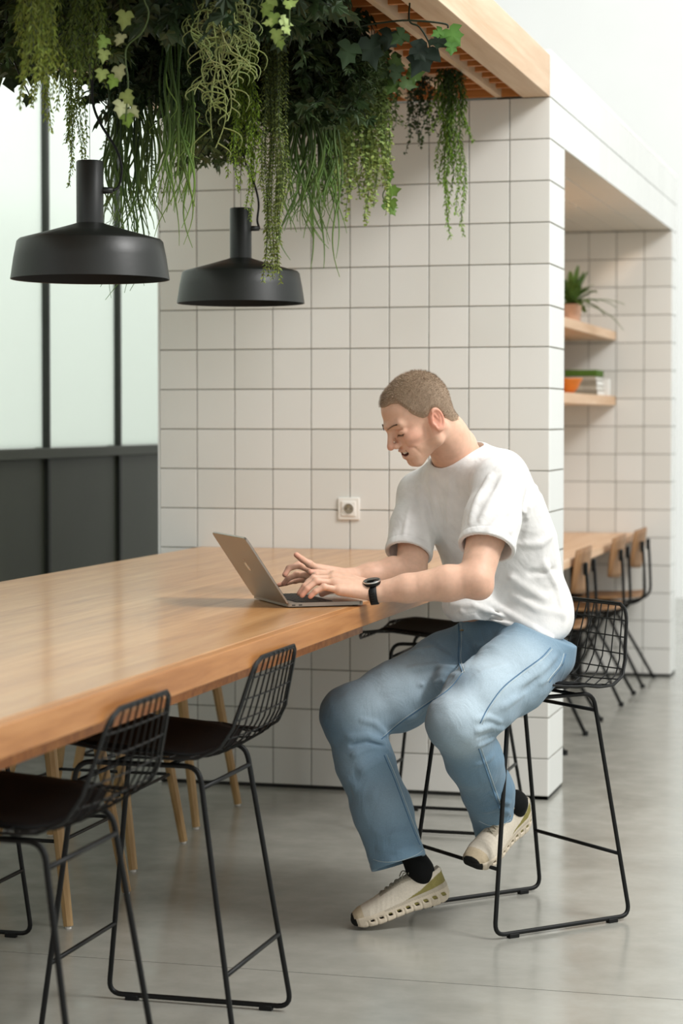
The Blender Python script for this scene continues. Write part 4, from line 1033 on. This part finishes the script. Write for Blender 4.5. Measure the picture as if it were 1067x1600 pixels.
# teeth, eyes, lashes, brows
mb = MB()
for k in range(-6, 7):
    y = k*.0037; f_ = .1000-.018*(abs(y)/.024)**2; mb2 = MB().box((0, 0, 0), (.004, .0055, .0034)); p = mb2.v[0]
    mb.add(np.array([hw(f_+x, -.0628+.0045*(abs(y)/.024)**2+z*1.9, y+s_) for x, z, s_ in p])-BASE, mb2.f)
tag(mb.build('teeth', 'teeth', man, bevel=.0006), kind=None)
for s in (-1, 1):
    c = hw(.0815, -.0055, s*.0305)-BASE
    o = MB().lathe([(.0108*sin(a), .0108*cos(a)) for a in np.linspace(.01, pi-.01, 14)], c, 18).build('eye', 'eye_white', man, 'all')
    ic = hw(.0895, -.0115, s*.0315)-BASE; MB().lathe([(.0036*sin(a), .0036*cos(a)) for a in np.linspace(.01, pi-.01, 8)], ic, 12).build('iris', 'iris', o, 'all')
    mb = MB()
    for t in np.linspace(0, 1, 22):
        b = np.array([.0968-.0075*t, -.0090-.0025*t, .0195+.0235*t])+0; e = b+np.array([.006, -.0045, .003*t]); mb.tube([hw(b[0], b[1], s*b[2])-BASE, hw(e[0], e[1], s*e[2])-BASE], [.00045, .0001], 3, caps=False)
    tag(mb.build('eyelashes', 'lash', man), kind='stuff')

# ---- hair: close-cropped cap plus short bristles
def hairmask(q):
    m2 = np.abs(q[:, 2]); f, u = q[:, 0], q[:, 1]
    line = np.interp(f, [-.10, -.068, -.045, -.030, -.022, .000, .012, .025, .034, .045, .050, .055, .060, .072, .11], [-.085, -.074, -.058, -.040, -.010, .004, -.004, -.002, .007, .022, .034, .052, .068, .074, .070])
    line = line+0-np.where(f > .05, .10*np.clip(.030-m2, 0, 1)*0, 0)
    return u-line
def hair_fn(P):
    q = head_local(P); d = np.full(len(P), .1, F32); k = np.abs(q).max(1) < .15
    if k.any():
        b = ell(q[k], (0, .030, 0), (.082, .079, .071)); b = smin(b, ell(q[k], (-.026, .018, 0), (.058, .070, .067)), .03); b = smin(b, ell(q[k], (.044, .034, 0), (.055, .060, .057)), .02)
        b = smin(b, ell(q[k], (.048, -.038, 0), (.054, .064, .049)), .03)
        nkq = head_local(np.stack([A(NK0), A(NB)])); b = smin(b, cap(q[k], nkq[0], nkq[1], .055, .066), .022)
        th = np.clip(.0045*np.clip(hairmask(q[k])/.02, 0, 1)+.001*(q[k][:, 1] > .06), 0, .006); d[k] = smax(b-th-.0008, -hairmask(q[k]).astype(F32), .0015)*sc
    return d
V, Fq = surfnet(hair_fn, HO-.15, HO+.15, .002); V = relax(V, Fq, 1, .4)
hc = np.tile(lin('94806C'), (len(V), 1)); q = head_local(V.astype(F32)); tpv = np.clip((q[:, 1]-.02)/.07, 0, 1)[:, None]; hc = hc*(1-tpv)+np.array(lin('7E6A55'))*tpv
fade = np.clip(1-hairmask(q)/.02, 0, 1)[:, None]*.45; hc = hc*(1-fade)+np.array(lin('BE9E82'))*fade
ho = link('hair', np_mesh('hair', V-BASE, Fq, 'hair', hc), man)
nrmV = lambda fn, Q: np.stack([fn(Q+A(e))-fn(Q-A(e)) for e in (np.eye(3)*.001)], 1)
sel = rng.choice(len(V), 15000); Q = V[sel].astype(F32); ok = hairmask(head_local(Q)) > .002; Q = Q[ok]; NN = nrmV(hair_fn, Q); NN /= np.linalg.norm(NN, axis=1)[:, None]+1e-9
fw = A(HF*.7-HU*.5); dirs = NN*.75+fw*.55+rng.normal(0, .18, Q.shape); dirs /= np.linalg.norm(dirs, axis=1)[:, None]
L3 = np.clip(.0035+.004*np.clip((head_local(Q)[:, 1]-.0)/.07, 0, 1), 0, .008); sd = np.cross(dirs, rng.normal(0, 1, Q.shape)); sd /= np.linalg.norm(sd, axis=1)[:, None]
tri = np.stack([Q-sd*.00035, Q+sd*.00035, Q+dirs*L3[:, None]], 1).reshape(-1, 3)-BASE
mb = MB(); mb.v.append(tri); mb.f = [(i, i+1, i+2) for i in range(0, len(tri), 3)]; mb.c.append(np.repeat(cvar('9A8570', len(Q), .3), 3, 0)); tag(mb.build('hair_bristles', 'hair', ho), kind='stuff')
mb = MB()
for s in (-1, 1):
    for k in range(90):
        t = rng.rand(); f_, u_, s_ = .1128-.019*t, .0165+.006*sin(t*2.2)+rng.uniform(-.002, .002), .010+.034*t
        a = hw(f_-.0, u_, s*s_); b = a+(HU*.15-HF*.15+HS*s)*.0065*(.4+t)+HF*.001; mb.tube([a-BASE, b-BASE], [.0004, .0001], 3, caps=False)
tag(mb.build('eyebrows', 'lash', man), kind='stuff')

# ---- t-shirt
SHL = at(760, 857, 5.515); SHR = at(638, 866, 5.825)          # sleeve ends
axL = nrm(SHL-SL); axR = nrm(SHR-SRr)
def sh_torso(P):
    d = torso(P, .0)
    d = smin(d, ell(P, at(784, 758, 5.87), (.080, .080, .10)), .05)             # rounded upper back
    d = smin(d, chain(P, [SP[5]-FV*.03, SL+np.array([0, 0, .0])], [.070, .064], .03), .04); d = smin(d, chain(P, [SP[5]-FV*.02, SRr], [.066, .058], .03), .04)
    d = smin(d, ell(P, at(850, 955, 5.90), (.075, .075, .085)), .05)            # blousing at the lower back
    return smin(d, ell(P, at(730, 945, 5.80), (.070, .060, .055)), .05)
def sh_sleeves(P):
    return (chain(P, [SL, SL*.45+SHL*.55, SHL+axL*.03], [.066, .072, .0765], .02), chain(P, [SRr, SRr*.45+SHR*.55, SHR+axR*.03], [.060, .064, .066], .02))
def shirt0(P):
    sl, sr = sh_sleeves(P); return smin(smin(sh_torso(P), sl, .03), sr, .028)
FS = mkfolds(shirt0, [
    ([(768, 742), (748, 775), (735, 815)], .011, .006), ([(790, 740), (772, 775), (752, 812)], .010, .0055), ([(806, 765), (790, 800), (760, 832)], .010, .006),
    ([(820, 800), (795, 830), (762, 846)], .009, .005), ([(776, 735), (800, 725), (822, 745)], .010, .005), ([(828, 782), (818, 820), (808, 850)], .012, -.0025),
    ([(838, 760), (828, 790), (822, 812)], .008, .005), ([(672, 745), (682, 800), (700, 850)], .016, .0035), ([(705, 750), (700, 800), (702, 850)], .014, .003), ([(655, 760), (662, 810), (672, 860)], .012, .0035),
    ([(760, 880), (800, 905), (850, 935)], .014, .006), ([(735, 925), (780, 950), (840, 985), (880, 1000)], .010, .007), ([(705, 945), (740, 945), (790, 965)], .008, .006),
    ([(720, 955), (760, 968), (800, 975)], .007, .005), ([(850, 880), (872, 920), (880, 965)], .012, .004), ([(790, 880), (830, 895), (868, 890)], .012, -.004),
    ([(700, 930), (730, 920), (765, 900)], .009, .005), ([(838, 985), (862, 998), (885, 1000)], .008, .006), ([(725, 900), (750, 960), (770, 975)], .010, -.004),
    ([(642, 790), (634, 820), (628, 850)], .007, .003), ([(800, 930), (835, 950), (880, 960)], .012, .004), ([(815, 850), (845, 850), (862, 835)], .012, .004)])
FS2 = [(a, b, w_*.8, h_*2.1) for a, b, w_, h_ in FS]
hemN = nrm(np.cross(at(700, 972, 5.75)-at(893, 1019, 5.95), at(700, 972, 5.75)-at(800, 990, 5.75)+np.array([0, 0, .0])))
hemP = [(600, 955), (690, 978), (712, 971), (740, 966), (775, 972), (815, 987), (850, 1003), (893, 1021), (960, 1040)]
def hemz(P):
    """hem height as a smooth function of the sideways position"""
    r = (P-A(CAM))@A(RD); return r
_hr = [float((at(x, y, 5.80)-CAM)@RD) for x, y in hemP]; _hz = [float(at(x, y, 5.80)[2]) for x, y in hemP]
NC0 = at(702, 705, 5.79)
def shirt(P):
    d0 = np.zeros(len(P), F32); fo = folds(P, d0, FS2); d = sh_torso(P)+fo
    nk2 = cap(P, NK0, NB+(NB-NK0)*.25, .060, .0745)
    d = d-.0022*np.exp(-((nk2-.009)/.008)**4)                 # collar rib
    d = smax(d, -nk2, .002)
    for s, S, ax_, ri in zip(sh_sleeves(P), (SHL, SHR), (axL, axR), (.0640, .0545)):
        t = (P-A(S))@A(ax_); inner = cap(P, S-ax_*.02, S+ax_*.2, ri, ri+.008)
        s = s+fo*np.clip(-t/.03, 0, 1)-.0010*np.exp(-((t+.011)/.008)**6)+.0014*np.exp(-((t+.021)/.0016)**2)
        s = np.maximum(np.maximum(s, -inner), t).astype(F32)
        d = smin(d, s, (.006+.026*np.clip((-t-.015)/.06, 0, 1)).astype(F32))
    r = (P-A(CAM))@A(RD); hz = np.interp(r, _hr, _hz).astype(F32); tz = P[:, 2]-hz
    d = np.maximum(d, -tz); d = d+.0012*np.exp(-((tz-.020)/.0016)**2)
    return d.astype(F32)
lo, hi = bounds([SP[0]+LV*.2, SP[0]-LV*.2, SP[0]+FV*.17, SP[0]-FV*.17, SL+LV*.06, SRr-LV*.06, SHL, SHR, SP[-1]], .095); hi[2] += .02; _t = time.time()
V, Fq = surfnet(shirt, lo, hi, .0028); V = relax(V, Fq, 1, .3)
link('t_shirt', np_mesh('t_shirt', V-BASE, Fq, 'cotton', np.tile(lin('E2E0DD'), (len(V), 1))), man)

# ---- jeans
HPL, HPR = at(842, 1015, 5.83), at(775, 1008, 6.00)
KL, KR = at(712, 1128, 5.54), at(547, 1117, 5.86)
AL, AR = at(776, 1303, 5.86), at(623, 1349, 5.775)
def jeans0(P):
    d = loft(P, [at(812, 1058, 5.93), at(806, 1028, 5.93), at(800, 985, 5.93), at(797, 950, 5.93)], LV, FV, [.150, .166, .162, .16], [.12, .132, .128, .12], .05)
    d = smin(d, chain(P, [HPL, at(800, 1055, 5.72), at(748, 1095, 5.61), KL], [.103, .101, .094, .074], .03), .035)
    d = smin(d, ell(P, at(850, 1028, 5.90), (.072, .08, .064)), .04)
    ll = chain(P, [KL, at(740, 1185, 5.67), at(762, 1235, 5.78), AL], [.072, .072, .067, .058], .03)
    dr = chain(P, [HPR, at(700, 1045, 5.97), at(620, 1088, 5.92), KR], [.098, .100, .094, .078], .03)
    lr = chain(P, [KR, at(570, 1190, 5.84), at(597, 1265, 5.81), AR], [.078, .0765, .077, .077], .03)
    dl = smin(d, ll, .030); dr = smin(dr, lr, .030)
    return smin(smin(dl, dr, .022), ell(P, at(708, 1062, 5.84), (.055, .05, .042)), .02)
FJ = mkfolds(jeans0, [
    ([(600, 1160), (575, 1150), (545, 1152)], .008, .007), ([(606, 1172), (580, 1168), (552, 1180)], .007, .006), ([(604, 1150), (585, 1130), (565, 1125)], .009, .005), ([(598, 1166), (572, 1160), (548, 1165)], .005, -.006),
    ([(612, 1180), (592, 1190), (565, 1205)], .009, .005), ([(615, 1150), (640, 1125), (668, 1100)], .012, .004),
    ([(710, 1045), (680, 1040), (640, 1045)], .010, .005), ([(705, 1030), (670, 1015), (640, 1020)], .010, .005), ([(712, 1055), (690, 1065), (655, 1070)], .010, .004), ([(700, 1020), (670, 1002), (640, 1008)], .008, -.003),
    ([(726, 1046), (744, 1022), (770, 1010)], .010, .002), ([(728, 1036), (745, 1010), (790, 995)], .009, .002), ([(740, 1060), (760, 1048), (790, 1040)], .012, .002),
    ([(785, 1140), (765, 1135), (745, 1142)], .008, .007), ([(790, 1152), (770, 1154), (748, 1165)], .007, .006), ([(782, 1128), (762, 1120), (745, 1124)], .008, .005), ([(788, 1146), (768, 1145), (747, 1153)], .004, -.005),
    ([(792, 1175), (770, 1180), (745, 1195)], .010, .004), ([(795, 1270), (775, 1262), (755, 1268)], .009, .004), ([(768, 1240), (785, 1252), (796, 1255)], .008, .004), ([(640, 1300), (610, 1305), (585, 1300)], .012, .003), ([(650, 1322), (620, 1330), (590, 1326)], .009, .003),
    ([(880, 1030), (865, 1050), (845, 1068)], .008, .005), ([(868, 1025), (850, 1045), (820, 1065)], .009, .004), ([(845, 1035), (830, 1055), (812, 1072)], .009, .004), ([(820, 1080), (800, 1095), (785, 1105)], .010, .005), ([(840, 1060), (825, 1076), (806, 1090)], .008, -.004),
    ([(716, 980), (718, 1010), (720, 1045)], .006, .004), ([(540, 1215), (560, 1235), (590, 1245)], .02, .003)])
FJ2 = [(a, b, w_*.85, h_*2.3) for a, b, w_, h_ in FJ]
def cutend(P, d, E_, K_, r, off):
    ax_ = nrm(E_-K_); t = (P-A(E_))@A(ax_)-off; rad = cap(P, E_-ax_*.12, E_+ax_*.3, .12, .12)
    d = np.where(rad < 0, np.maximum(d, t), d); inner = cap(P, E_-ax_*.03, E_+ax_*.3, r-.009, r-.006)
    d = np.where((rad < 0) & (t > -.05), np.maximum(d, -inner), d)
    d = d-.0014*np.exp(-((t+.010)/.009)**6)*(rad < 0); return d+.0012*np.exp(-((t+.021)/.0014)**2)*(rad < 0), t
def jeans(P):
    d = folds(P, jeans0(P), FJ2); w1 = .0018*np.sin(P[:, 2]*95+P[:, 0]*40)*np.sin(P[:, 0]*70-P[:, 2]*30)
    d = d+w1*.6
    d, _ = cutend(P, d, AL, at(745, 1215, 5.74), .058, -.004); d, _ = cutend(P, d, AR, at(597, 1265, 5.81), .077, .0)
    r = (P-A(CAM))@A(RD); hz = np.interp(r, _hr, _hz).astype(F32)
    return np.maximum(d, P[:, 2]-hz-.022).astype(F32)
lo, hi = bounds([HPL+LV*.12, HPR-LV*.12, KL, KR, AL, AR, at(800, 985, 5.93)+LV*.18, at(800, 985, 5.93)-LV*.18, at(800, 985, 5.93)-FV*.15], .12); hi[2] = .84; _t = time.time()
V, Fq = surfnet(jeans, lo, hi, .003); V = relax(V, Fq, 1, .3)
# denim colour: faded on thigh tops, knees and shins
c = np.tile(lin('6A8598'), (len(V), 1))
def fadeat(c, p, r, colr, a):
    if p is None: return c
    g_ = a*np.exp(-(((V-p)/r)**2).sum(1))[:, None]; return c*(1-g_)+np.array(lin(colr))*g_
for p, r, a in ((march(jeans0, 715, 1105), .085, .85), (march(jeans0, 770, 1040), .12, .8), (march(jeans0, 830, 1030), .10, .5), (march(jeans0, 560, 1110), .07, .35), (march(jeans0, 640, 1050), .10, .75), (march(jeans0, 590, 1085), .08, .6),
    (march(jeans0, 738, 1160), .07, .5), (march(jeans0, 545, 1190), .05, .2), (march(jeans0, 600, 1250), .09, .25), (march(jeans0, 750, 1090), .09, .6)): c = fadeat(c, p, r, 'B8C8D1', a)
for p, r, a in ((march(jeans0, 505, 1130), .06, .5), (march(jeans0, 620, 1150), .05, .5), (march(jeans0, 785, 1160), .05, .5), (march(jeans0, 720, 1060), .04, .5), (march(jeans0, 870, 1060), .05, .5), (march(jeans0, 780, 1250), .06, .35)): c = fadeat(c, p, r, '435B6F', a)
jo = link('jeans', np_mesh('jeans', V-BASE, Fq, 'denim', c), man)
def seamline(pts, mat='stitch', r=.0008, off=0, n=40, name='seam'):
    Pp = onsurf(jeans, pts, n)
    if len(Pp) > 3: MB().tube(Pp-BASE-ray(*pts[0])*.0004, r, 5).build(name, mat, jo, 'all')
def dbl(pts, dx=0, dy=0): seamline(pts, 'seam_dark', .0016); seamline([(x+dx, y+dy) for x, y in pts])
dbl([(860, 1012), (845, 1028), (815, 1050), (785, 1075), (763, 1105), (750, 1130)], 3, 2)
dbl([(884, 1022), (878, 1040), (866, 1055), (858, 1066)], -3, -1)
dbl([(716, 974), (717, 1000), (716, 1030), (722, 1050)], 4, 0)
dbl([(722, 1052), (700, 1078), (665, 1102), (625, 1130), (596, 1155)], 2, -4)
dbl([(600, 1180), (615, 1215), (630, 1255), (645, 1295), (656, 1320)], 4, -1)
seamline([(583, 1343), (600, 1347), (625, 1345), (650, 1336), (661, 1328)], r=.0006, n=16, name='hem_stitch')
seamline([(748, 1283), (765, 1290), (785, 1288), (798, 1281)], r=.0006, n=14, name='hem_stitch')
dbl([(748, 1170), (760, 1205), (772, 1240), (783, 1270)], 4, -1)
MB().lathe([(.0001, .003), (.006, .002), (.0075, 0), (.001, -.001)], march(jeans0, 722, 985)-BASE, 14).build('button', 'brass', jo, 'all')

# ---- socks and shoes
def sock(a, b, c_, name='sock'):
    fn = lambda P: chain(P, [a, b, c_], [.036, .031, .024], .03)
    lo, hi = bounds([a, b, c_], .07); V, Fq = surfnet(fn, lo, hi, .004); link(name, np_mesh(name, V-BASE, Fq, 'sock'), man)
def shoe(name, toe, heel, roll, lab, ankle, Ls=None):
    """toe, heel: world points of the sole tip and heel bottom"""
    X = nrm(toe-heel); Zr = np.array([0, 0, 1.]); Y = nrm(np.cross(Zr, X)); Zz = np.cross(X, Y); Y, Zz = Y*cos(roll)+Zz*sin(roll), Zz*cos(roll)-Y*sin(roll)
    S = np.linalg.norm(toe-heel)/.300; R = A(np.stack([X, Y, Zz])); O = A(heel)
    toL = lambda P: ((P-O)@R.T)/F32(S)
    def outline(x):  # half width and centre offset along the length
        w_ = np.interp(x, [-.004, .01, .04, .10, .15, .20, .245, .28, .297, .302], [.006, .029, .038, .036, .040, .048, .049, .041, .026, .014])
        return w_
    def sole(P):
        q = toL(P); x, y, z = q[:, 0], q[:, 1], q[:, 2]; w_ = outline(x); edge = np.abs(y)-w_
        top = np.interp(x, [0, .05, .15, .22, .30], [.060, .052, .042, .036, .036]); bot = np.interp(x, [-.005, .02, .06, .12, .22, .27, .305], [.012, .002, .0, .004, .0, .004, .018])
        d = smax(smax(edge, z-top, .008), bot-z, .008); d = smax(d, np.maximum(-x-.003, x-.302), .01)
        for k in range(9):                              # pods with hollow cells along the side
            xc = .018+k*.028; zc = float(np.interp(xc, [0, .15, .3], [.027, .020, .018])); h = float(np.interp(xc, [0, .15, .3], [.0058, .0048, .0036])); hl = .0062
            cell = smax(np.abs(x-xc-(z-zc)*.4)-hl, np.abs(z-zc)-h, .003); cell = np.maximum(cell, .010-(w_-np.abs(y)) if False else (w_-.014)-np.abs(y))
            d = smax(d, -cell, .002)
            d = d+.0022*np.exp(-((x-xc-.014)/.0022)**2)*(z < zc+.002)
        return (d*S).astype(F32)
    def upper(P):
        q = toL(P); x, y, z = q[:, 0], q[:, 1], q[:, 2]
        hgt = np.interp(x, [-.01, .0, .02, .05, .09, .13, .18, .23, .27, .298], [.112, .128, .124, .110, .112, .104, .085, .069, .060, .046])
        w_ = outline(x)-.002; zz = np.clip((z-.03)/(hgt-.03+1e-6), 0, 1); tap = np.interp(x, [0, .05, .12, .2, .3], [.30, .34, .45, .62, .8])
        ww = w_*np.sqrt(np.maximum(0, 1-zz**3*(1-tap*.25)))*(1-.14*zz)
        d = smax(smax(np.abs(y)-ww, z-hgt, .012), .02-z, .004); d = smax(d, np.maximum(-x-.001+.1*np.clip(z-.05, 0, 1), x-.298), .01)
        opening = smax(ell(q, (.045, 0, .125), (.050, .031, .045)), -z+.07, .004); d = smax(d, -opening, .004)
        d = d-.0018*np.exp(-((ell(q, (.045, 0, .125), (.055, .034, .050)))/.004)**2)
        d = d-.0016*(np.exp(-((np.abs(y)-.020)/.003)**2)*((x > .09) & (x < .19)))
        d = d-.0012*np.exp(-((x-.245+.3*(z-.03))/.0022)**2)+.0008*np.sin(x*420+z*160)*((x > .16) & (x < .24)).astype(F32)*.4
        return (d*S).astype(F32)
    lo, hi = bounds([toe, heel, heel+Zz*.13*S, toe+Zz*.1*S, (toe+heel)/2+Y*.06, (toe+heel)/2-Y*.06], .03)
    t = empty(name, tuple((toe+heel)/2-BASE)); t.parent = man; tag(t, lab); B2 = (toe+heel)/2
    V, Fq = surfnet(sole, lo, hi, .002); q = toL(V.astype(F32)); c = np.tile(lin('CDC0AB'), (len(V), 1))
    w_ = outline(q[:, 0]); ins_ = (np.abs(q[:, 1]) < w_-.006) & (q[:, 2] > .006) & (q[:, 2] < .034); c[ins_] = lin('2A2822')
    c[(q[:, 0] > .272) & (q[:, 2] > .012) & (q[:, 0] > .286)] = lin('1A1A18'); gy = (q[:, 2] > np.interp(q[:, 0], [0, .15, .3], [.043, .033, .029])) & (q[:, 0] < .20); c[gy] = lin('B4A997')
    link('sole', np_mesh('sole', V-B2, Fq, 'shoe_cloth', c), t)
    V, Fq = surfnet(upper, lo, hi, .002); q = toL(V.astype(F32)); c = np.tile(lin('CFC5B4'), (len(V), 1))
    ol = (q[:, 2]-.028 < np.interp(q[:, 0], [-.01, .02, .08, .14, .20], [.068, .058, .030, .012, 0])) & (q[:, 0] < .19); c[ol] = lin('857C48')
    c[(q[:, 0] > .262)&(q[:, 2] < .062)] = lin('BBAB90'); c[(q[:, 0] > .291)] = lin('1A1A18'); lc_ = (np.abs(q[:, 1]) < .023) & (q[:, 0] > .085) & (q[:, 0] < .2) & (q[:, 2] > .055); c[lc_] = lin('A69C8A')
    link('upper', np_mesh('upper', V-B2, Fq, 'shoe_cloth', c), t)
    tow = lambda x, y, z: A(heel)+(X*x+Y*y+Zz*z)*S-B2
    zt = lambda x: float(np.interp(x, [.05, .09, .13, .18, .23], [.100, .106, .099, .081, .065]))
    for k in range(6):
        x = .095+k*.017; s = 1 if k % 2 else -1
        for s in (1, -1):
            P_ = [tow(x, s*.021, zt(x)-.009), tow(x+.006, s*.010, zt(x)+.001), tow(x+.013, -s*.003, zt(x)+.002), tow(x+.017, -s*.019, zt(x+.017)-.006)]
            MB().tube(curve(P_, 10), .0019, 6).build('lace', 'shoe_lace', t, 'all')
    for s in (1, -1):
        P_ = [tow(.092, 0, .108), tow(.088, s*.014, .122), tow(.100, s*.022, .114), tow(.097, s*.006, .108)]; MB().tube(curve(P_, 14), .0016, 6).build('lace', 'shoe_lace', t, 'all')
        P_ = [tow(.093, 0, .108), tow(.112, s*.018, .118), tow(.125, s*.026, .104)]; MB().tube(curve(P_, 10), .0015, 6).build('lace', 'shoe_lace', t, 'all')
    a = tow(.062, 0, .105)+B2; sock(ankle, a, tow(.055, 0, .07)+B2)
rt = onplane(553, 1450, 2, .0)+np.array([0, 0, -.004]); rh = at(704, 1404, 5.83)
shoe('shoe', rt, rh, .03, 'beige and olive trainer with its toe on the floor', at(629, 1306, 5.81))
lt = at(735, 1362, 5.72); lh = at(821, 1284, 5.91)
shoe('shoe', lt, lh, -.25, 'beige and olive trainer on the stool footrest', at(778, 1262, 5.87))

# ---- wrist watch
wc = at(584, 928, 5.495); ax_ = nrm(WL-EL); upw = nrm(np.array([0, 0, 1.])-FD*.25); upw = nrm(upw-ax_*np.dot(upw, ax_)); sdw = np.cross(ax_, upw)
wt = empty('wrist_watch', tuple(wc-BASE)); wt.parent = man; tag(wt, 'black sports watch on the left wrist')
def WT(v): v = np.asarray(v, float); return np.outer(v[:, 0], ax_)+np.outer(v[:, 1], sdw)+np.outer(v[:, 2], upw)
a = np.linspace(0, 2*pi, 44, endpoint=False); ring = []
for r_, dx in ((.0292, -.0105), (.0312, -.010), (.0312, .010), (.0292, .0105)):
    ring.append(np.stack([np.full(44, dx), r_*np.cos(a)*.98, r_*np.sin(a)*.90], 1))
mb = MB(); f = [(i*44+q, i*44+(q+1) % 44, ((i+1) % 4)*44+(q+1) % 44, ((i+1) % 4)*44+q) for i in range(4) for q in range(44)]; mb.add(WT(np.vstack(ring)), f).build('strap', 'rubber', wt, 'all')
def disc(prof, z0, mat, nm, n=36):
    mb = MB().lathe(prof, (0, 0, z0), n); mb.v[0] = WT(mb.v[0][:, [0, 1, 2]]); return mb.build(nm, mat, wt, 'all')
disc([(.001, 0), (.0215, 0), (.0228, .003), (.0228, .009), (.0215, .011), (.001, .011)], .0265, 'rubber', 'watch_case').data.set_sharp_from_angle(angle=radians(35))
disc([(.0190, .0112), (.0222, .0112), (.0231, .0096), (.0231, .0082)], .0265, 'alu_edge', 'bezel').data.set_sharp_from_angle(angle=radians(35))
disc([(.0001, .0118), (.0192, .0118), (.0196, .0110)], .0265, 'screen', 'watch_glass')
for k in range(5):
    z = .012-.0065*k; mb = MB().box((0, -.0308, z), (.009, .0012, .003)); mb.v[0] = WT(mb.v[0]); mb.build('strap_slot', 'lamp_inside', wt)
for o in bpy.data.objects:
    if o.parent is None:
        for k, g in (('wire_bar_stool', 'wire bar stools around the long table'), ('beech_bar_chair', 'beech bar chairs beyond the table'), ('plywood_chair', 'plywood chairs in the alcove'),
                     ('pendant_lamp', 'pendant lamps over the long table'), ('book', 'books stacked on the alcove shelf'), ('wall_shelf', 'wooden shelves in the alcove'), ('hanging_grass', 'grassy plants hanging from the canopy'),
                     ('feathery_vine', 'feathery plants hanging from the canopy'), ('round_leaf_vine', 'round-leaved plants hanging from the canopy'), ('ivy_vine', 'ivy vines hanging from the canopy'), ('hanging_ivy_bush', 'dark bushes hanging from the canopy')):
            if o.name.split('.')[0] == k: o['group'] = g
